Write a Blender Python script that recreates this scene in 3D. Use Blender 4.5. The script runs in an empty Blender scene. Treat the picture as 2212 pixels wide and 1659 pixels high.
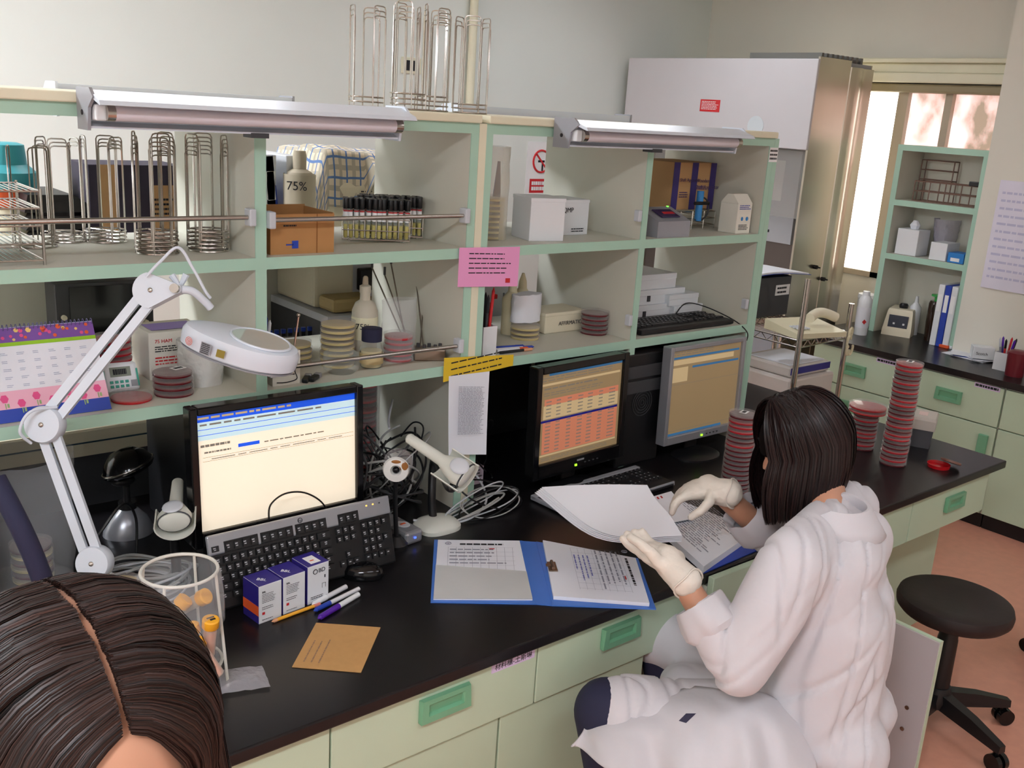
import bpy, bmesh, math, random
from mathutils import Vector, Matrix, noise
R = random.Random(7)
PI = math.pi
sc = bpy.context.scene
COL = sc.collection
V = Vector

# ---------------------------------------------------------------- camera
CC = V((-1.5845, -1.3836, 1.7817)); PITCH, YAW, ROLL, FPX = .2725, .7033, .0644, 2121.4
_f = V((math.sin(YAW)*math.cos(PITCH), math.cos(YAW)*math.cos(PITCH), -math.sin(PITCH)))
_r0 = V((math.cos(YAW), -math.sin(YAW), 0)); _u0 = _r0.cross(_f)
_r = _r0*math.cos(ROLL) + _u0*math.sin(ROLL); _u = _u0*math.cos(ROLL) - _r0*math.sin(ROLL)
cam = bpy.data.cameras.new('camera'); camo = bpy.data.objects.new('camera', cam); COL.objects.link(camo)
camo.matrix_world = Matrix((( _r.x, _u.x, -_f.x, CC.x), (_r.y, _u.y, -_f.y, CC.y), (_r.z, _u.z, -_f.z, CC.z), (0, 0, 0, 1)))
cam.sensor_fit = 'HORIZONTAL'; cam.sensor_width = 36; cam.lens = FPX/2212*36; cam.clip_start = .02
sc.camera = camo
def ray(u, v): return _f + (u-1106)/FPX*_r - (v-829.5)/FPX*_u
def hit(u, v, ax, val):
    d = ray(u, v); t = (val-CC[ax])/d[ax]; return CC + t*d
def onz(u, v, z): return hit(u, v, 2, z)
def ony(u, v, y): return hit(u, v, 1, y)
def onx(u, v, x): return hit(u, v, 0, x)
def dep(u, v, t): return CC + t*ray(u, v)

# ---------------------------------------------------------------- light and exposure
w = bpy.data.worlds.new('world'); sc.world = w; w.use_nodes = True
w.node_tree.nodes['Background'].inputs[0].default_value = (.80, .90, 1, 1)
w.node_tree.nodes['Background'].inputs[1].default_value = 1.0
sc.view_settings.view_transform = 'Standard'; sc.view_settings.look = 'None'
sc.view_settings.exposure = 0.0; sc.view_settings.gamma = 1.0
CEIL_E, CEIL_W = 62.0, 11.0      # strength of the brighter (left) and weaker (right) ceiling light diffusers
WIN_E = 5.0        # strength of the daylight behind the window

# ---------------------------------------------------------------- materials
def lin(c): return tuple((x/255/12.92 if x/255 <= .04045 else ((x/255+.055)/1.055)**2.4) for x in c)
MATS = {}
def mat(name, rgb, rough=.5, metal=0., emit=0., alpha=1., noise_=.04, nscale=8., bump=0., bscale=60., trans=0., sheen=0., spec=.5, stretch=None, ior=1.45, coat=0., grz=.3):
    if name in MATS: return MATS[name]
    m = bpy.data.materials.new(name); m.use_nodes = True; nt = m.node_tree; b = nt.nodes['Principled BSDF']
    c = lin(rgb)
    tc = nt.nodes.new('ShaderNodeTexCoord'); src = tc.outputs['Object']
    if stretch:
        mp = nt.nodes.new('ShaderNodeMapping'); mp.inputs['Scale'].default_value = stretch
        nt.links.new(src, mp.inputs[0]); src = mp.outputs[0]
    nz = nt.nodes.new('ShaderNodeTexNoise'); nz.inputs['Scale'].default_value = nscale; nz.inputs['Detail'].default_value = 4
    nt.links.new(src, nz.inputs['Vector'])
    mx = nt.nodes.new('ShaderNodeMix'); mx.data_type = 'RGBA'
    mx.inputs[6].default_value = (*[x*(1-noise_*2) for x in c], 1); mx.inputs[7].default_value = (*[min(1, x*(1+noise_*2)) for x in c], 1)
    nt.links.new(nz.outputs[0], mx.inputs[0]); nt.links.new(mx.outputs[2], b.inputs['Base Color'])
    b.inputs['Roughness'].default_value = rough; b.inputs['Metallic'].default_value = metal
    b.inputs['Specular IOR Level'].default_value = spec; b.inputs['IOR'].default_value = ior
    b.inputs['Transmission Weight'].default_value = trans; b.inputs['Sheen Weight'].default_value = sheen
    b.inputs['Coat Weight'].default_value = coat
    if emit:
        nt.links.new(mx.outputs[2], b.inputs['Emission Color']); b.inputs['Emission Strength'].default_value = emit
    if bump:
        n2 = nt.nodes.new('ShaderNodeTexNoise'); n2.inputs['Scale'].default_value = bscale; n2.inputs['Detail'].default_value = 3
        nt.links.new(src, n2.inputs['Vector'])
        bp = nt.nodes.new('ShaderNodeBump'); bp.inputs['Strength'].default_value = bump; bp.inputs['Distance'].default_value = .01
        nt.links.new(n2.outputs[0], bp.inputs['Height']); nt.links.new(bp.outputs[0], b.inputs['Normal'])
    if alpha < 1:
        out = nt.nodes['Material Output']; tr = nt.nodes.new('ShaderNodeBsdfTransparent'); ms = nt.nodes.new('ShaderNodeMixShader')
        lw = nt.nodes.new('ShaderNodeLayerWeight'); lw.inputs[0].default_value = .35
        mr = nt.nodes.new('ShaderNodeMapRange'); mr.inputs[3].default_value = alpha; mr.inputs[4].default_value = min(1, alpha+grz)
        nt.links.new(lw.outputs['Facing'], mr.inputs[0]); nt.links.new(mr.outputs[0], ms.inputs[0])
        nt.links.new(tr.outputs[0], ms.inputs[1]); nt.links.new(b.outputs[0], ms.inputs[2]); nt.links.new(ms.outputs[0], out.inputs[0])
    MATS[name] = m; return m
wallm = mat('wall_paint', (226, 231, 225), .7, noise_=.015, nscale=2)
wallr = mat('wall_paint_cream', (222, 218, 205), .7, noise_=.015, nscale=2)
ceilm = mat('ceiling_paint', (235, 235, 230), .8)
floorm = mat('vinyl_floor', (222, 158, 134), .35, noise_=.06, nscale=25, bump=.02)
blacktop = mat('black_worktop', (22, 20, 22), .28, noise_=.1, nscale=60, spec=.4)
body = mat('laminate_cream', (208, 207, 193), .45, noise_=.015)
edge = mat('mint_edge', (172, 208, 188), .4, noise_=.02)
drawerm = mat('pale_green_front', (190, 209, 182), .38, noise_=.015)
pullm = mat('green_pull', (116, 172, 136), .3, noise_=.03)
cream = mat('cream_board', (228, 224, 198), .5)
chrome = mat('chrome_wire', (190, 185, 178), .22, 1.)
steel = mat('brushed_steel', (205, 198, 184), .3, 1., bump=.015, bscale=9, stretch=(1, 1, .12), noise_=.03)
black = mat('black_plastic', (22, 22, 24), .4, noise_=.1)
blackg = mat('black_gloss', (12, 12, 14), .12)
dgrey = mat('dark_grey_plastic', (62, 63, 66), .5)
grey = mat('grey_plastic', (150, 152, 158), .4)
lgrey = mat('light_grey_plastic', (198, 202, 208), .4)
white = mat('white_plastic', (226, 229, 232), .35, noise_=.01)
lampw = mat('lamp_white_enamel', (214, 222, 232), .25, noise_=.01)
paper = mat('paper', (234, 236, 243), .8, noise_=.008)
paperd = mat('print_grey', (150, 152, 165), .9)
ink = mat('ink_black', (35, 35, 40), .8)
inkb = mat('ink_blue', (120, 125, 190), .8)
red = mat('red_print', (205, 45, 50), .6)
beige = mat('beige_plastic', (216, 208, 176), .45)
beiged = mat('beige_plastic_light', (228, 220, 194), .45)
card = mat('cardboard', (178, 130, 80), .8, noise_=.06, nscale=20)
carddk = mat('cardboard_inside', (140, 92, 48), .85)
cardlt = mat('cardboard_tan', (190, 150, 104), .8)
purple = mat('purple_print', (62, 52, 116), .6)
purpled = mat('purple_carton', (46, 36, 128), .4)
blue = mat('blue_folder', (72, 122, 208), .35)
blued = mat('dark_blue_plastic', (36, 66, 168), .4)
skyb = mat('sky_blue_print', (60, 140, 205), .5)
navy = mat('navy_cloth', (34, 36, 62), .8, bump=.1)
clear = mat('clear_plastic', (228, 222, 222), .08, alpha=.10, grz=.22)
bagm = mat('plastic_bag_film', (225, 228, 232), .12, alpha=.16, bump=.25, bscale=14, grz=.22)
glass = mat('glass', (215, 225, 220), .05, alpha=.12, grz=.25)
agar = mat('red_agar', (176, 20, 34), .2)
agard = mat('dark_red_agar', (92, 20, 28), .2)
agarb = mat('bright_red_agar', (190, 26, 34), .2)
yagar = mat('yellow_agar', (226, 206, 140), .25, alpha=.7)
yellow = mat('yellow_cap', (240, 172, 40), .4)
orange = mat('orange_print', (226, 92, 44), .5)
pink = mat('pink_paper', (238, 162, 208), .8, noise_=.01)
yellowp = mat('yellow_paper', (226, 190, 46), .7, noise_=.02)
label = mat('white_label', (240, 240, 240), .6)
glove = mat('latex_glove', (222, 214, 202), .5, noise_=.03, bump=.12, bscale=120)
skin = mat('skin', (190, 138, 110), .5, noise_=.05, sheen=.1)
coatm = mat('white_coat_cloth', (204, 201, 205), .85, noise_=.012, bump=.3, bscale=14, sheen=.1)
def hairmat(name, c0, c1, rough):
    m = bpy.data.materials.new(name); m.use_nodes = True; nt = m.node_tree; b = nt.nodes['Principled BSDF']
    at = nt.nodes.new('ShaderNodeAttribute'); at.attribute_name = 'tint'
    mx = nt.nodes.new('ShaderNodeMix'); mx.data_type = 'RGBA'; mx.inputs[6].default_value = (*lin(c0), 1); mx.inputs[7].default_value = (*lin(c1), 1)
    nt.links.new(at.outputs['Fac'], mx.inputs[0]); nt.links.new(mx.outputs[2], b.inputs['Base Color']); b.inputs['Roughness'].default_value = rough; b.inputs['Specular IOR Level'].default_value = .35; return m
hairk = hairmat('black_hair', (16, 9, 9), (48, 28, 26), .42)
hairb = hairmat('brown_hair', (16, 9, 7), (60, 35, 27), .45)
hairbase_k = mat('black_hair_under', (14, 8, 8), .9, spec=.1)
hairbase_b = mat('brown_hair_under', (26, 14, 11), .9, spec=.1)
cable = mat('grey_cable', (170, 172, 170), .45)
cableb = mat('black_cable', (24, 24, 26), .4)
teal = mat('teal_cap', (60, 160, 170), .4)
green = mat('green_plastic', (60, 170, 80), .4)
kraft = mat('kraft_paper', (190, 146, 92), .85, noise_=.05, nscale=60)
pencilm = mat('pencil_yellow', (236, 170, 50), .4)
violet = mat('violet_plastic', (86, 36, 160), .25)
silver = mat('silver_plastic', (164, 166, 172), .28, .5)

# ---------------------------------------------------------------- mesh builder
class MB:
    def __init__(s): s.bm = bmesh.new(); s.mi = 0; s.M = Matrix()
    def m(s, i): s.mi = i; return s
    def at(s, loc=(0, 0, 0), rz=0, rx=0, ry=0):
        s.M = Matrix.Translation(V(loc)) @ Matrix.Rotation(rz, 4, 'Z') @ Matrix.Rotation(ry, 4, 'Y') @ Matrix.Rotation(rx, 4, 'X'); return s
    def _v(s, p): return s.bm.verts.new(s.M @ V(p))
    def face(s, vs):
        try: f = s.bm.faces.new(vs); f.material_index = s.mi; return f
        except ValueError: return None
    def poly(s, pts): s.face([s._v(p) for p in pts]); return s
    def box(s, c, d, bev=0, rz=0):
        x, y, z = [k/2 for k in d]; C = V(c); Rz = Matrix.Rotation(rz, 3, 'Z')
        vs = [s._v(C + Rz @ V(p)) for p in [(-x,-y,-z),(x,-y,-z),(x,y,-z),(-x,y,-z),(-x,-y,z),(x,-y,z),(x,y,z),(-x,y,z)]]
        fs = [s.face([vs[i] for i in q]) for q in [(3,2,1,0),(4,5,6,7),(0,1,5,4),(1,2,6,5),(2,3,7,6),(3,0,4,7)]]
        if bev:
            es = list({e for f in fs for e in f.edges})
            r = bmesh.ops.bevel(s.bm, geom=es, offset=bev, segments=2, affect='EDGES', profile=.5)
            for f in r['faces']: f.material_index = s.mi
        return s
    def b2(s, a, b, bev=0):   # box from two corners
        return s.box([(a[i]+b[i])/2 for i in range(3)], [abs(b[i]-a[i]) for i in range(3)], bev)
    def rings(s, rings, closed=True, cap0=True, cap1=True):
        rs = [[s._v(p) for p in r] for r in rings]
        for a, b in zip(rs, rs[1:]):
            n = len(a)
            for i in range(n if closed else n-1): s.face([a[i], a[(i+1) % n], b[(i+1) % n], b[i]])
        if cap0 and closed: s.face(rs[0][::-1])
        if cap1 and closed: s.face(rs[-1])
        return s
    def cyl(s, p0, p1, r0, r1=None, n=14, caps=True):
        p0, p1 = V(p0), V(p1); r1 = r0 if r1 is None else r1
        z = (p1-p0).normalized(); x = z.orthogonal().normalized(); y = z.cross(x)
        rg = [[p + r*(math.cos(2*PI*i/n)*x + math.sin(2*PI*i/n)*y) for i in range(n)] for p, r in ((p0, r0), (p1, r1))]
        return s.rings(rg, True, caps, caps)
    def lathe(s, prof, c=(0, 0, 0), n=24, sx=1, sy=1, cap=True):
        C = V(c)
        rg = [[C + V((r*sx*math.cos(2*PI*i/n), r*sy*math.sin(2*PI*i/n), z)) for i in range(n)] for r, z in prof]
        return s.rings(rg, True, cap, cap)
    def tube(s, pts, r, n=6, closed=False, rr=None):
        pts = [V(p) for p in pts]; N = len(pts); rg = []; x = None
        for i, p in enumerate(pts):
            a = pts[(i-1) % N] if closed or i else p; b = pts[(i+1) % N] if closed or i < N-1 else p
            t = (b-a); t = t.normalized() if t.length > 1e-9 else V((0, 0, 1))
            if x is None: x = t.orthogonal().normalized()
            x = (x - t*x.dot(t)); x = x.normalized() if x.length > 1e-6 else t.orthogonal().normalized()
            y = t.cross(x); q = rr[i] if rr else r
            rg.append([p + q*(math.cos(2*PI*k/n)*x + math.sin(2*PI*k/n)*y) for k in range(n)])
        if closed: rg.append(rg[0])
        return s.rings(rg, True, not closed, not closed)
    def ring(s, c, rad, r, n=28, k=6, nz=None):
        C = V(c)
        return s.tube([C + V((rad*math.cos(2*PI*i/n), rad*math.sin(2*PI*i/n), 0)) for i in range(n)], r, k, closed=True)
    def prism(s, poly, d, axis='Y'):   # poly in XZ (axis Y), XY (axis Z) or YZ (axis X), extruded from d[0] to d[1]
        mk = {'Y': lambda a, b, t: (a, t, b), 'Z': lambda a, b, t: (a, b, t), 'X': lambda a, b, t: (t, a, b)}[axis]
        return s.rings([[mk(a, b, t) for a, b in poly] for t in d])
    def ball(s, c, r, n=16, m=10):
        if not hasattr(r, '__len__'): r = (r, r, r)
        C = V(c); rg = []
        for j in range(1, m):
            a = PI*j/m - PI/2
            rg.append([C + V((r[0]*math.cos(a)*math.cos(2*PI*i/n), r[1]*math.cos(a)*math.sin(2*PI*i/n), r[2]*math.sin(a))) for i in range(n)])
        return s.rings(rg)
    def text(s, txt, size, loc, rz=0, rx=PI/2, align='LEFT', ry=0, sx=1):
        cu = bpy.data.curves.new('t', 'FONT'); cu.body = txt; cu.size = size; cu.align_x = align; cu.extrude = .0002
        ob = bpy.data.objects.new('t', cu); COL.objects.link(ob)
        me = bpy.data.meshes.new_from_object(ob.evaluated_get(bpy.context.evaluated_depsgraph_get()))
        bpy.data.objects.remove(ob); bpy.data.curves.remove(cu)
        T = Matrix.Translation(V(loc)) @ Matrix.Rotation(rz, 4, 'Z') @ Matrix.Rotation(ry, 4, 'Y') @ Matrix.Rotation(rx, 4, 'X') @ Matrix.Diagonal((sx, 1, 1, 1))
        vs = [s._v(T @ v.co) for v in me.vertices]
        for p in me.polygons: s.face([vs[i] for i in p.vertices])
        bpy.data.meshes.remove(me); return s
    def dashes(s, o, ux, uy, w, h, rows, fill=.8, th=.45, seed=1, words=True):
        # rows of small marks standing for print, on the plane o + a*ux + b*uy, top to bottom
        r = random.Random(seed); o, ux, uy = V(o), V(ux), V(uy)
        for k in range(rows):
            y0 = h*(1-(k+.5)/rows); t = h/rows*th/2; x = 0; end = w*(fill+(1-fill)*r.random())
            while x < end:
                L = min((r.uniform(.04, .16) if words else 1)*w, end-x)
                s.poly([o+ux*x+uy*(y0-t), o+ux*(x+L)+uy*(y0-t), o+ux*(x+L)+uy*(y0+t), o+ux*x+uy*(y0+t)]); x += L + w*.02
        return s
    def rect(s, o, ux, uy, x0, y0, x1, y1):
        o, ux, uy = V(o), V(ux), V(uy)
        return s.poly([o+ux*x0+uy*y0, o+ux*x1+uy*y0, o+ux*x1+uy*y1, o+ux*x0+uy*y1])
    def build(s, name, mats, parent=None, smooth=False, loc=None, fix=True, world=False):
        if fix: bmesh.ops.recalc_face_normals(s.bm, faces=s.bm.faces)
        me = bpy.data.meshes.new(name); s.bm.to_mesh(me); s.bm.free()
        for m_ in (mats if isinstance(mats, (list, tuple)) else [mats]): me.materials.append(m_)
        if smooth:
            for p in me.polygons: p.use_smooth = True
            try: me.set_sharp_from_angle(angle=math.radians(38))
            except Exception: pass
        o = bpy.data.objects.new(name, me); COL.objects.link(o); o.parent = parent
        if world and parent: o.matrix_parent_inverse = parent.matrix_basis.inverted()
        if loc is not None: o.location = loc
        return o
def tag(o, lab, cat, group=None, kind=None):
    o['label'] = lab; o['category'] = cat
    if group: o['group'] = group
    if kind: o['kind'] = kind
    return o
def thing(name, lab, cat, loc=(0, 0, 0), rz=0, group=None):
    o = bpy.data.objects.new(name, None); o.empty_display_size = .02; COL.objects.link(o); o.location = V(loc); o.rotation_euler = (0, 0, rz)
    return tag(o, lab, cat, group)
def struct(name, mb, m, lab=None):
    o = mb.build(name, m); o['kind'] = 'structure'; o['label'] = lab or name.replace('_', ' '); o['category'] = name.split('_')[0]; return o
def dup(o, loc, rz=0, lab=None, group=None, parent=None, rot=None):
    n = o.copy(); COL.objects.link(n); n.location = V(loc); n.rotation_euler = rot or (0, 0, rz)
    if lab: n['label'] = lab
    if group: n['group'] = group
    def rec(a, b):
        for ch in a.children:
            c = ch.copy(); COL.objects.link(c); c.parent = b; rec(ch, c)
    rec(o, n); return n
def sm(pts, k=6, closed=False):   # Catmull-Rom
    pts = [V(p) for p in pts]; out = []; N = len(pts)
    for i in range(N if closed else N-1):
        g = (lambda j: pts[j % N]) if closed else (lambda j: pts[max(0, min(N-1, j))])
        p0, p1, p2, p3 = g(i-1), g(i), g(i+1), g(i+2)
        for a in range(k):
            t = a/k; out.append(.5*((2*p1)+(p2-p0)*t+(2*p0-5*p1+4*p2-p3)*t*t+(3*p1-p0-3*p2+p3)*t**3))
    if not closed: out.append(pts[-1])
    return out
def blob(name, caps, ells, voxel, it, mats, parent=None, fold=None):
    """continuous surface grown round tapered limbs (p0,p1,r0,r1) and ellipsoids (c,r,M)"""
    mb = MB()
    for p0, p1, r0, r1 in caps:
        p0, p1 = V(p0), V(p1); z = (p1-p0).normalized(); x = z.orthogonal().normalized(); y = z.cross(x); rg = []
        L = []
        for j in range(1, 6): a = -PI/2+PI/2*j/6; L.append((p0+z*r0*math.sin(a), r0*math.cos(a)))
        L.append((p0, r0)); L.append((p1, r1))
        for j in range(1, 6): a = PI/2*j/6; L.append((p1+z*r1*math.sin(a), r1*math.cos(a)))
        mb.rings([[p+r*(math.cos(2*PI*i/20)*x+math.sin(2*PI*i/20)*y) for i in range(20)] for p, r in L])
    for c, r, M in ells:
        mb.M = Matrix.Translation(V(c)) @ (M.to_4x4() if M else Matrix()); mb.ball((0, 0, 0), r, 24, 16)
    mb.M = Matrix()
    o = mb.build(name, mats, None)
    md = o.modifiers.new('r', 'REMESH'); md.mode = 'VOXEL'; md.voxel_size = voxel
    s2 = o.modifiers.new('s', 'SMOOTH'); s2.iterations = it; s2.factor = .5
    me = bpy.data.meshes.new_from_object(o.evaluated_get(bpy.context.evaluated_depsgraph_get()))
    old = o.data; o.data = me; o.modifiers.clear(); bpy.data.meshes.remove(old)
    for m_ in (mats if isinstance(mats, (list, tuple)) else [mats]):
        if m_.name not in [x.name for x in me.materials if x]: me.materials.append(m_)
    for p in me.polygons: p.use_smooth = True
    if fold:
        ns = [v.normal.copy() for v in me.vertices]
        for v, n in zip(me.vertices, ns): v.co = v.co + n*fold(v.co, n)
    o.parent = parent; return o
# ---------------------------------------------------------------- room
XW, YW, XL, YF, HC = 3.62, 3.02, -4.0, -3.2, 2.75
struct('floor', MB().b2((XL-.1, YF-.1, -.1), (XW+.1, YW+.1, 0)), floorm, 'pink speckled vinyl floor')
struct('ceiling', MB().b2((XL-.1, YF-.1, HC), (XW+.1, YW+.1, HC+.1)), ceilm, 'white ceiling')
struct('wall_back', MB().b2((XL-.1, YW, 0), (XW+.1, YW+.1, HC)), wallm, 'plain pale wall behind the benches')
struct('wall_left', MB().b2((XL-.1, YF, 0), (XL, YW, HC)), wallm, 'left wall')
struct('wall_front', MB().b2((XL, YF-.1, 0), (XW, YF, HC)), wallm, 'wall behind the viewer')
WY0, WY1, WZ0, WZ1 = .97, 1.98, .98, 2.03
m = MB(); m.b2((XW, YF, 0), (XW+.1, WY0, HC)); m.b2((XW, WY1, 0), (XW+.1, YW, HC)); m.b2((XW, WY0, 0), (XW+.1, WY1, WZ0)); m.b2((XW, WY0, WZ1), (XW+.1, WY1, HC))
struct('wall_right', m, wallr, 'cream wall with the window')
struct('trim_1', MB().b2((3.30, YF, 0), (XW-.001, .925, HC)), wallr, 'cream pillar face right of the window')
# window: frame, mullion, mottled glass lit by day
wf = MB()
for a, b in (((WY0, WZ0), (WY1, WZ0+.03)), ((WY0, WZ1-.03), (WY1, WZ1)), ((WY0, WZ0), (WY0+.03, WZ1)), ((WY1-.03, WZ0), (WY1, WZ1)), ((1.56, WZ0), (1.62, WZ1)), ((1.31, WZ0), (1.35, WZ1))):
    wf.b2((XW-.02, a[0], a[1]), (XW+.06, b[0], b[1]))
win = struct('window_1', wf, mat('window_frame_metal', (178, 165, 145), .5), 'window with bright mottled panes')
wm = bpy.data.materials.new('lit_mottled_glass'); wm.use_nodes = True; nt = wm.node_tree; b = nt.nodes['Principled BSDF']
tc = nt.nodes.new('ShaderNodeTexCoord'); mp = nt.nodes.new('ShaderNodeMapping'); mp.inputs['Scale'].default_value = (1, 1, .7); nz = nt.nodes.new('ShaderNodeTexNoise'); nz.inputs['Scale'].default_value = 7; nz.inputs['Detail'].default_value = 7
cr = nt.nodes.new('ShaderNodeValToRGB'); cr.color_ramp.elements[0].position = .38; cr.color_ramp.elements[0].color = (*lin((150, 130, 112)), 1); cr.color_ramp.elements[1].position = .62; cr.color_ramp.elements[1].color = (*lin((255, 232, 230)), 1)
e = cr.color_ramp.elements.new(.5); e.color = (*lin((226, 190, 182)), 1)
for a, c in ((tc.outputs['Object'], mp.inputs[0]), (mp.outputs[0], nz.inputs['Vector']), (nz.outputs[0], cr.inputs[0]), (cr.outputs[0], b.inputs['Emission Color']), (cr.outputs[0], b.inputs['Base Color'])): nt.links.new(a, c)
b.inputs['Emission Strength'].default_value = 1.1
o = MB().b2((XW+.015, 1.35, WZ0), (XW+.02, 1.56, WZ1)).b2((XW+.015, WY0, WZ0), (XW+.02, 1.31, WZ1)).build('pane', wm, win); o['label'] = 'mottled pink and yellow window panes'
dayl = mat('daylight_pane', (255, 250, 240), .5, emit=WIN_E, noise_=0)
o = MB().b2((XW+.015, 1.62, WZ0), (XW+.02, WY1, WZ1)).build('pane', dayl, win); o['label'] = 'overbright daylit window pane'
# rolled blind casing over the window
t = thing('roller_blind', 'cream roller blind casing across the top of the window', 'blind', (XW-.05, 1.45, 2.03))
MB().b2((XW-.09, .935, 2.05), (XW-.001, 1.93, 2.10), .006).b2((XW-.07, .935, 2.10), (XW-.001, 1.93, 2.15), .006).b2((XW-.10, .935, 2.15), (XW-.001, 1.93, 2.175), .006).build('casing', cream, t, world=True)
MB().b2((XW-.06, .935, 2.0), (XW-.022, 1.93, 2.045), .01).build('blind_rail', mat('rail_brown', (150, 138, 108), .5), t, world=True)
# ceiling lights
diff = mat('ceiling_diffuser', (242, 247, 255), .5, emit=CEIL_E, noise_=0); diffb = mat('ceiling_diffuser_back', (242, 247, 255), .5, emit=CEIL_E*1.7, noise_=0); diffw = mat('ceiling_diffuser_weak', (242, 247, 255), .5, emit=CEIL_W, noise_=0)
for i, (x, y, lab) in enumerate([(-2.6, -1.6, 'far left of the viewer'), (-.6, -1.6, 'over the aisle'), (1.6, -1.6, 'over the right aisle'), (-2.6, 1.9, 'over the far left'), (-.4, 1.9, 'behind the shelves'), (1.9, 1.9, 'near the steel hood')]):
    t = thing('ceiling_light', 'recessed fluorescent ceiling light '+lab, 'light', (x, y, HC), 0, 'recessed ceiling lights')
    MB().b2((-.62, -.17, -.03), (.62, -.15, 0)).b2((-.62, .15, -.03), (.62, .17, 0)).b2((-.62, -.15, -.03), (-.6, .15, 0)).b2((.6, -.15, -.03), (.62, .15, 0)).build('frame', white, t)
    MB().b2((-.6, -.15, -.015), (.6, .15, -.005)).build('diffuser', (diffb if y > 0 else diff) if x < -1 else diffw, t)

# ---------------------------------------------------------------- bench
ZB, XB0, XB1, YB1 = .69, -2.2, 1.913, 1.80
t = tag(MB().b2((XB0, 0, ZB-.028), (XB1, YB1, ZB), .004).build('worktop', blacktop), 'long black laboratory worktop under the shelves', 'worktop')
def pull(m, x, y, z, wd=.125, hh=.052, ax='y'):
    # moulded green scoop handle: raised frame, sloping recess
    a, b = wd/2, hh/2
    P = (lambda px, py, pz: (x+px, y-py, z+pz)) if ax == 'y' else (lambda px, py, pz: (x-py, y+px, z+pz))
    o4 = [(-a, .001, -b), (a, .001, -b), (a, .001, b), (-a, .001, b)]
    f4 = [(-a, .013, -b), (a, .013, -b), (a*.94, .013, b), (-a*.94, .013, b)]
    i4 = [(-a*.72, .013, -b*.45), (a*.72, .013, -b*.45), (a*.72, .013, b*.6), (-a*.72, .013, b*.6)]
    r4 = [(-a*.66, .004, -b*.35), (a*.66, .004, -b*.35), (a*.66, .009, b*.5), (-a*.66, .009, b*.5)]
    m.rings([[P(*p) for p in q] for q in (o4, f4, i4, r4)], True, True, True)
    return m
def drawer_unit(name, x0, x1, lab, cat, pull_x=None, pull_z=-.115, zt=.66, zb=.51, y=.02, grp='drawers along the front of the bench', tape=None, pw=.125):
    t = thing(name, lab, cat, ((x0+x1)/2, y, zb), 0, grp)
    MB().b2((x0+.004, y+.02, zb+.012), (x1-.004, .55, min(zt-.004, .655))).build('box', body, t, world=True)
    d = MB().b2((x0+.002, y, zb), (x1-.002, y+.019, zt), .002).build('drawer_front', drawerm, t, world=True)
    if pull_x is not None:
        h = pull(MB(), pull_x, y, ZB+pull_z, pw).build('pull', pullm, d, world=True); h.matrix_parent_inverse = t.matrix_basis.inverted() if False else h.matrix_parent_inverse
    if tape: MB().b2((tape[0], y-.001, zt-.03), (tape[1], y+.0005, zt-.005)).m(1).text('材料櫃-土斯琳', .0165, (tape[0]+.008, y-.0012, zt-.0245)).build('name_tape', [mat('lilac_tape', (214, 196, 226), .6), ink], t, world=True)
    return t
drawer_unit('drawer_unit', -1.30, -.783, 'pale green drawer at the left end below the foreground head', 'drawer', None)
drawer_unit('drawer_unit', -.783, -.27, 'pale green drawer with pull and lilac name tape, under the brown envelope', 'drawer', -.522, -.082, tape=(-.40, -.28))
drawer_unit('drawer_unit', -.27, .27, 'pale green drawer with pull below the open blue folder', 'drawer', -.012, -.082)
drawer_unit('drawer_unit', .27, .80, 'pale green drawer pulled out a little in front of the seated woman', 'drawer', None, zt=.685, y=-.022)
drawer_unit('drawer_unit', .80, 1.32, 'pale green drawer behind the back of the seated woman', 'drawer', None)
drawer_unit('drawer_unit', 1.32, 1.84, 'pale green drawer with pull at the right end of the bench, above the round stool', 'drawer', 1.60, -.095)
# lower cabinets
def base_cab(x0, x1, y, lab, doors, zt=.505):
    t = thing('base_cabinet', lab, 'cabinet', ((x0+x1)/2, y, 0), 0, 'base cabinets under the bench')
    MB().b2((x0, y+.02, .0), (x1, .62, zt)).build('body', drawerm, t, world=True)
    for a, b in doors: MB().b2((a+.003, y, .07), (b-.003, y+.0195, zt-.003), .002).build('door', drawerm, t, world=True)
    return t
base_cab(-1.30, .10, .03, 'pale green base cabinet under the left drawers', [(-1.30, -.80), (-.80, -.36), (-.36, .10)])
t = base_cab(1.34, 1.862, .145, 'pale green pedestal under the right end of the bench', [])
t = thing('open_cabinet', 'base cabinet with its door swung open behind the seated woman', 'cabinet', (.55, .1, 0))
MB().b2((.30, .10, .0), (.32, .62, .50)).b2((.78, .10, 0), (.80, .62, .50)).b2((.32, .6, 0), (.78, .62, .5)).b2((.32, .12, .06), (.78, .6, .08)).build('body', body, t, world=True)
d = MB().b2((.795, -.37, .06), (.800, .075, .507)).m(1).b2((.800, -.372, .058), (.814, .077, .509)).build('door', [mat('door_inner_laminate', (196, 188, 190), .5, noise_=.02), drawerm], t, world=True)
for sy, sz in ((-.320, .287), (-.318, .22)): MB().cyl((.7948, sy, sz), (.792, sy, sz), .006).build('screw', chrome, d, world=True)
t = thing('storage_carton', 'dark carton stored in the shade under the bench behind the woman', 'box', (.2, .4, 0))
MB().b2((.12, .3, 0), (.28, .58, .42), .005).build('carton', mat('dark_carton', (60, 46, 44), .8), t, world=True)

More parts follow.
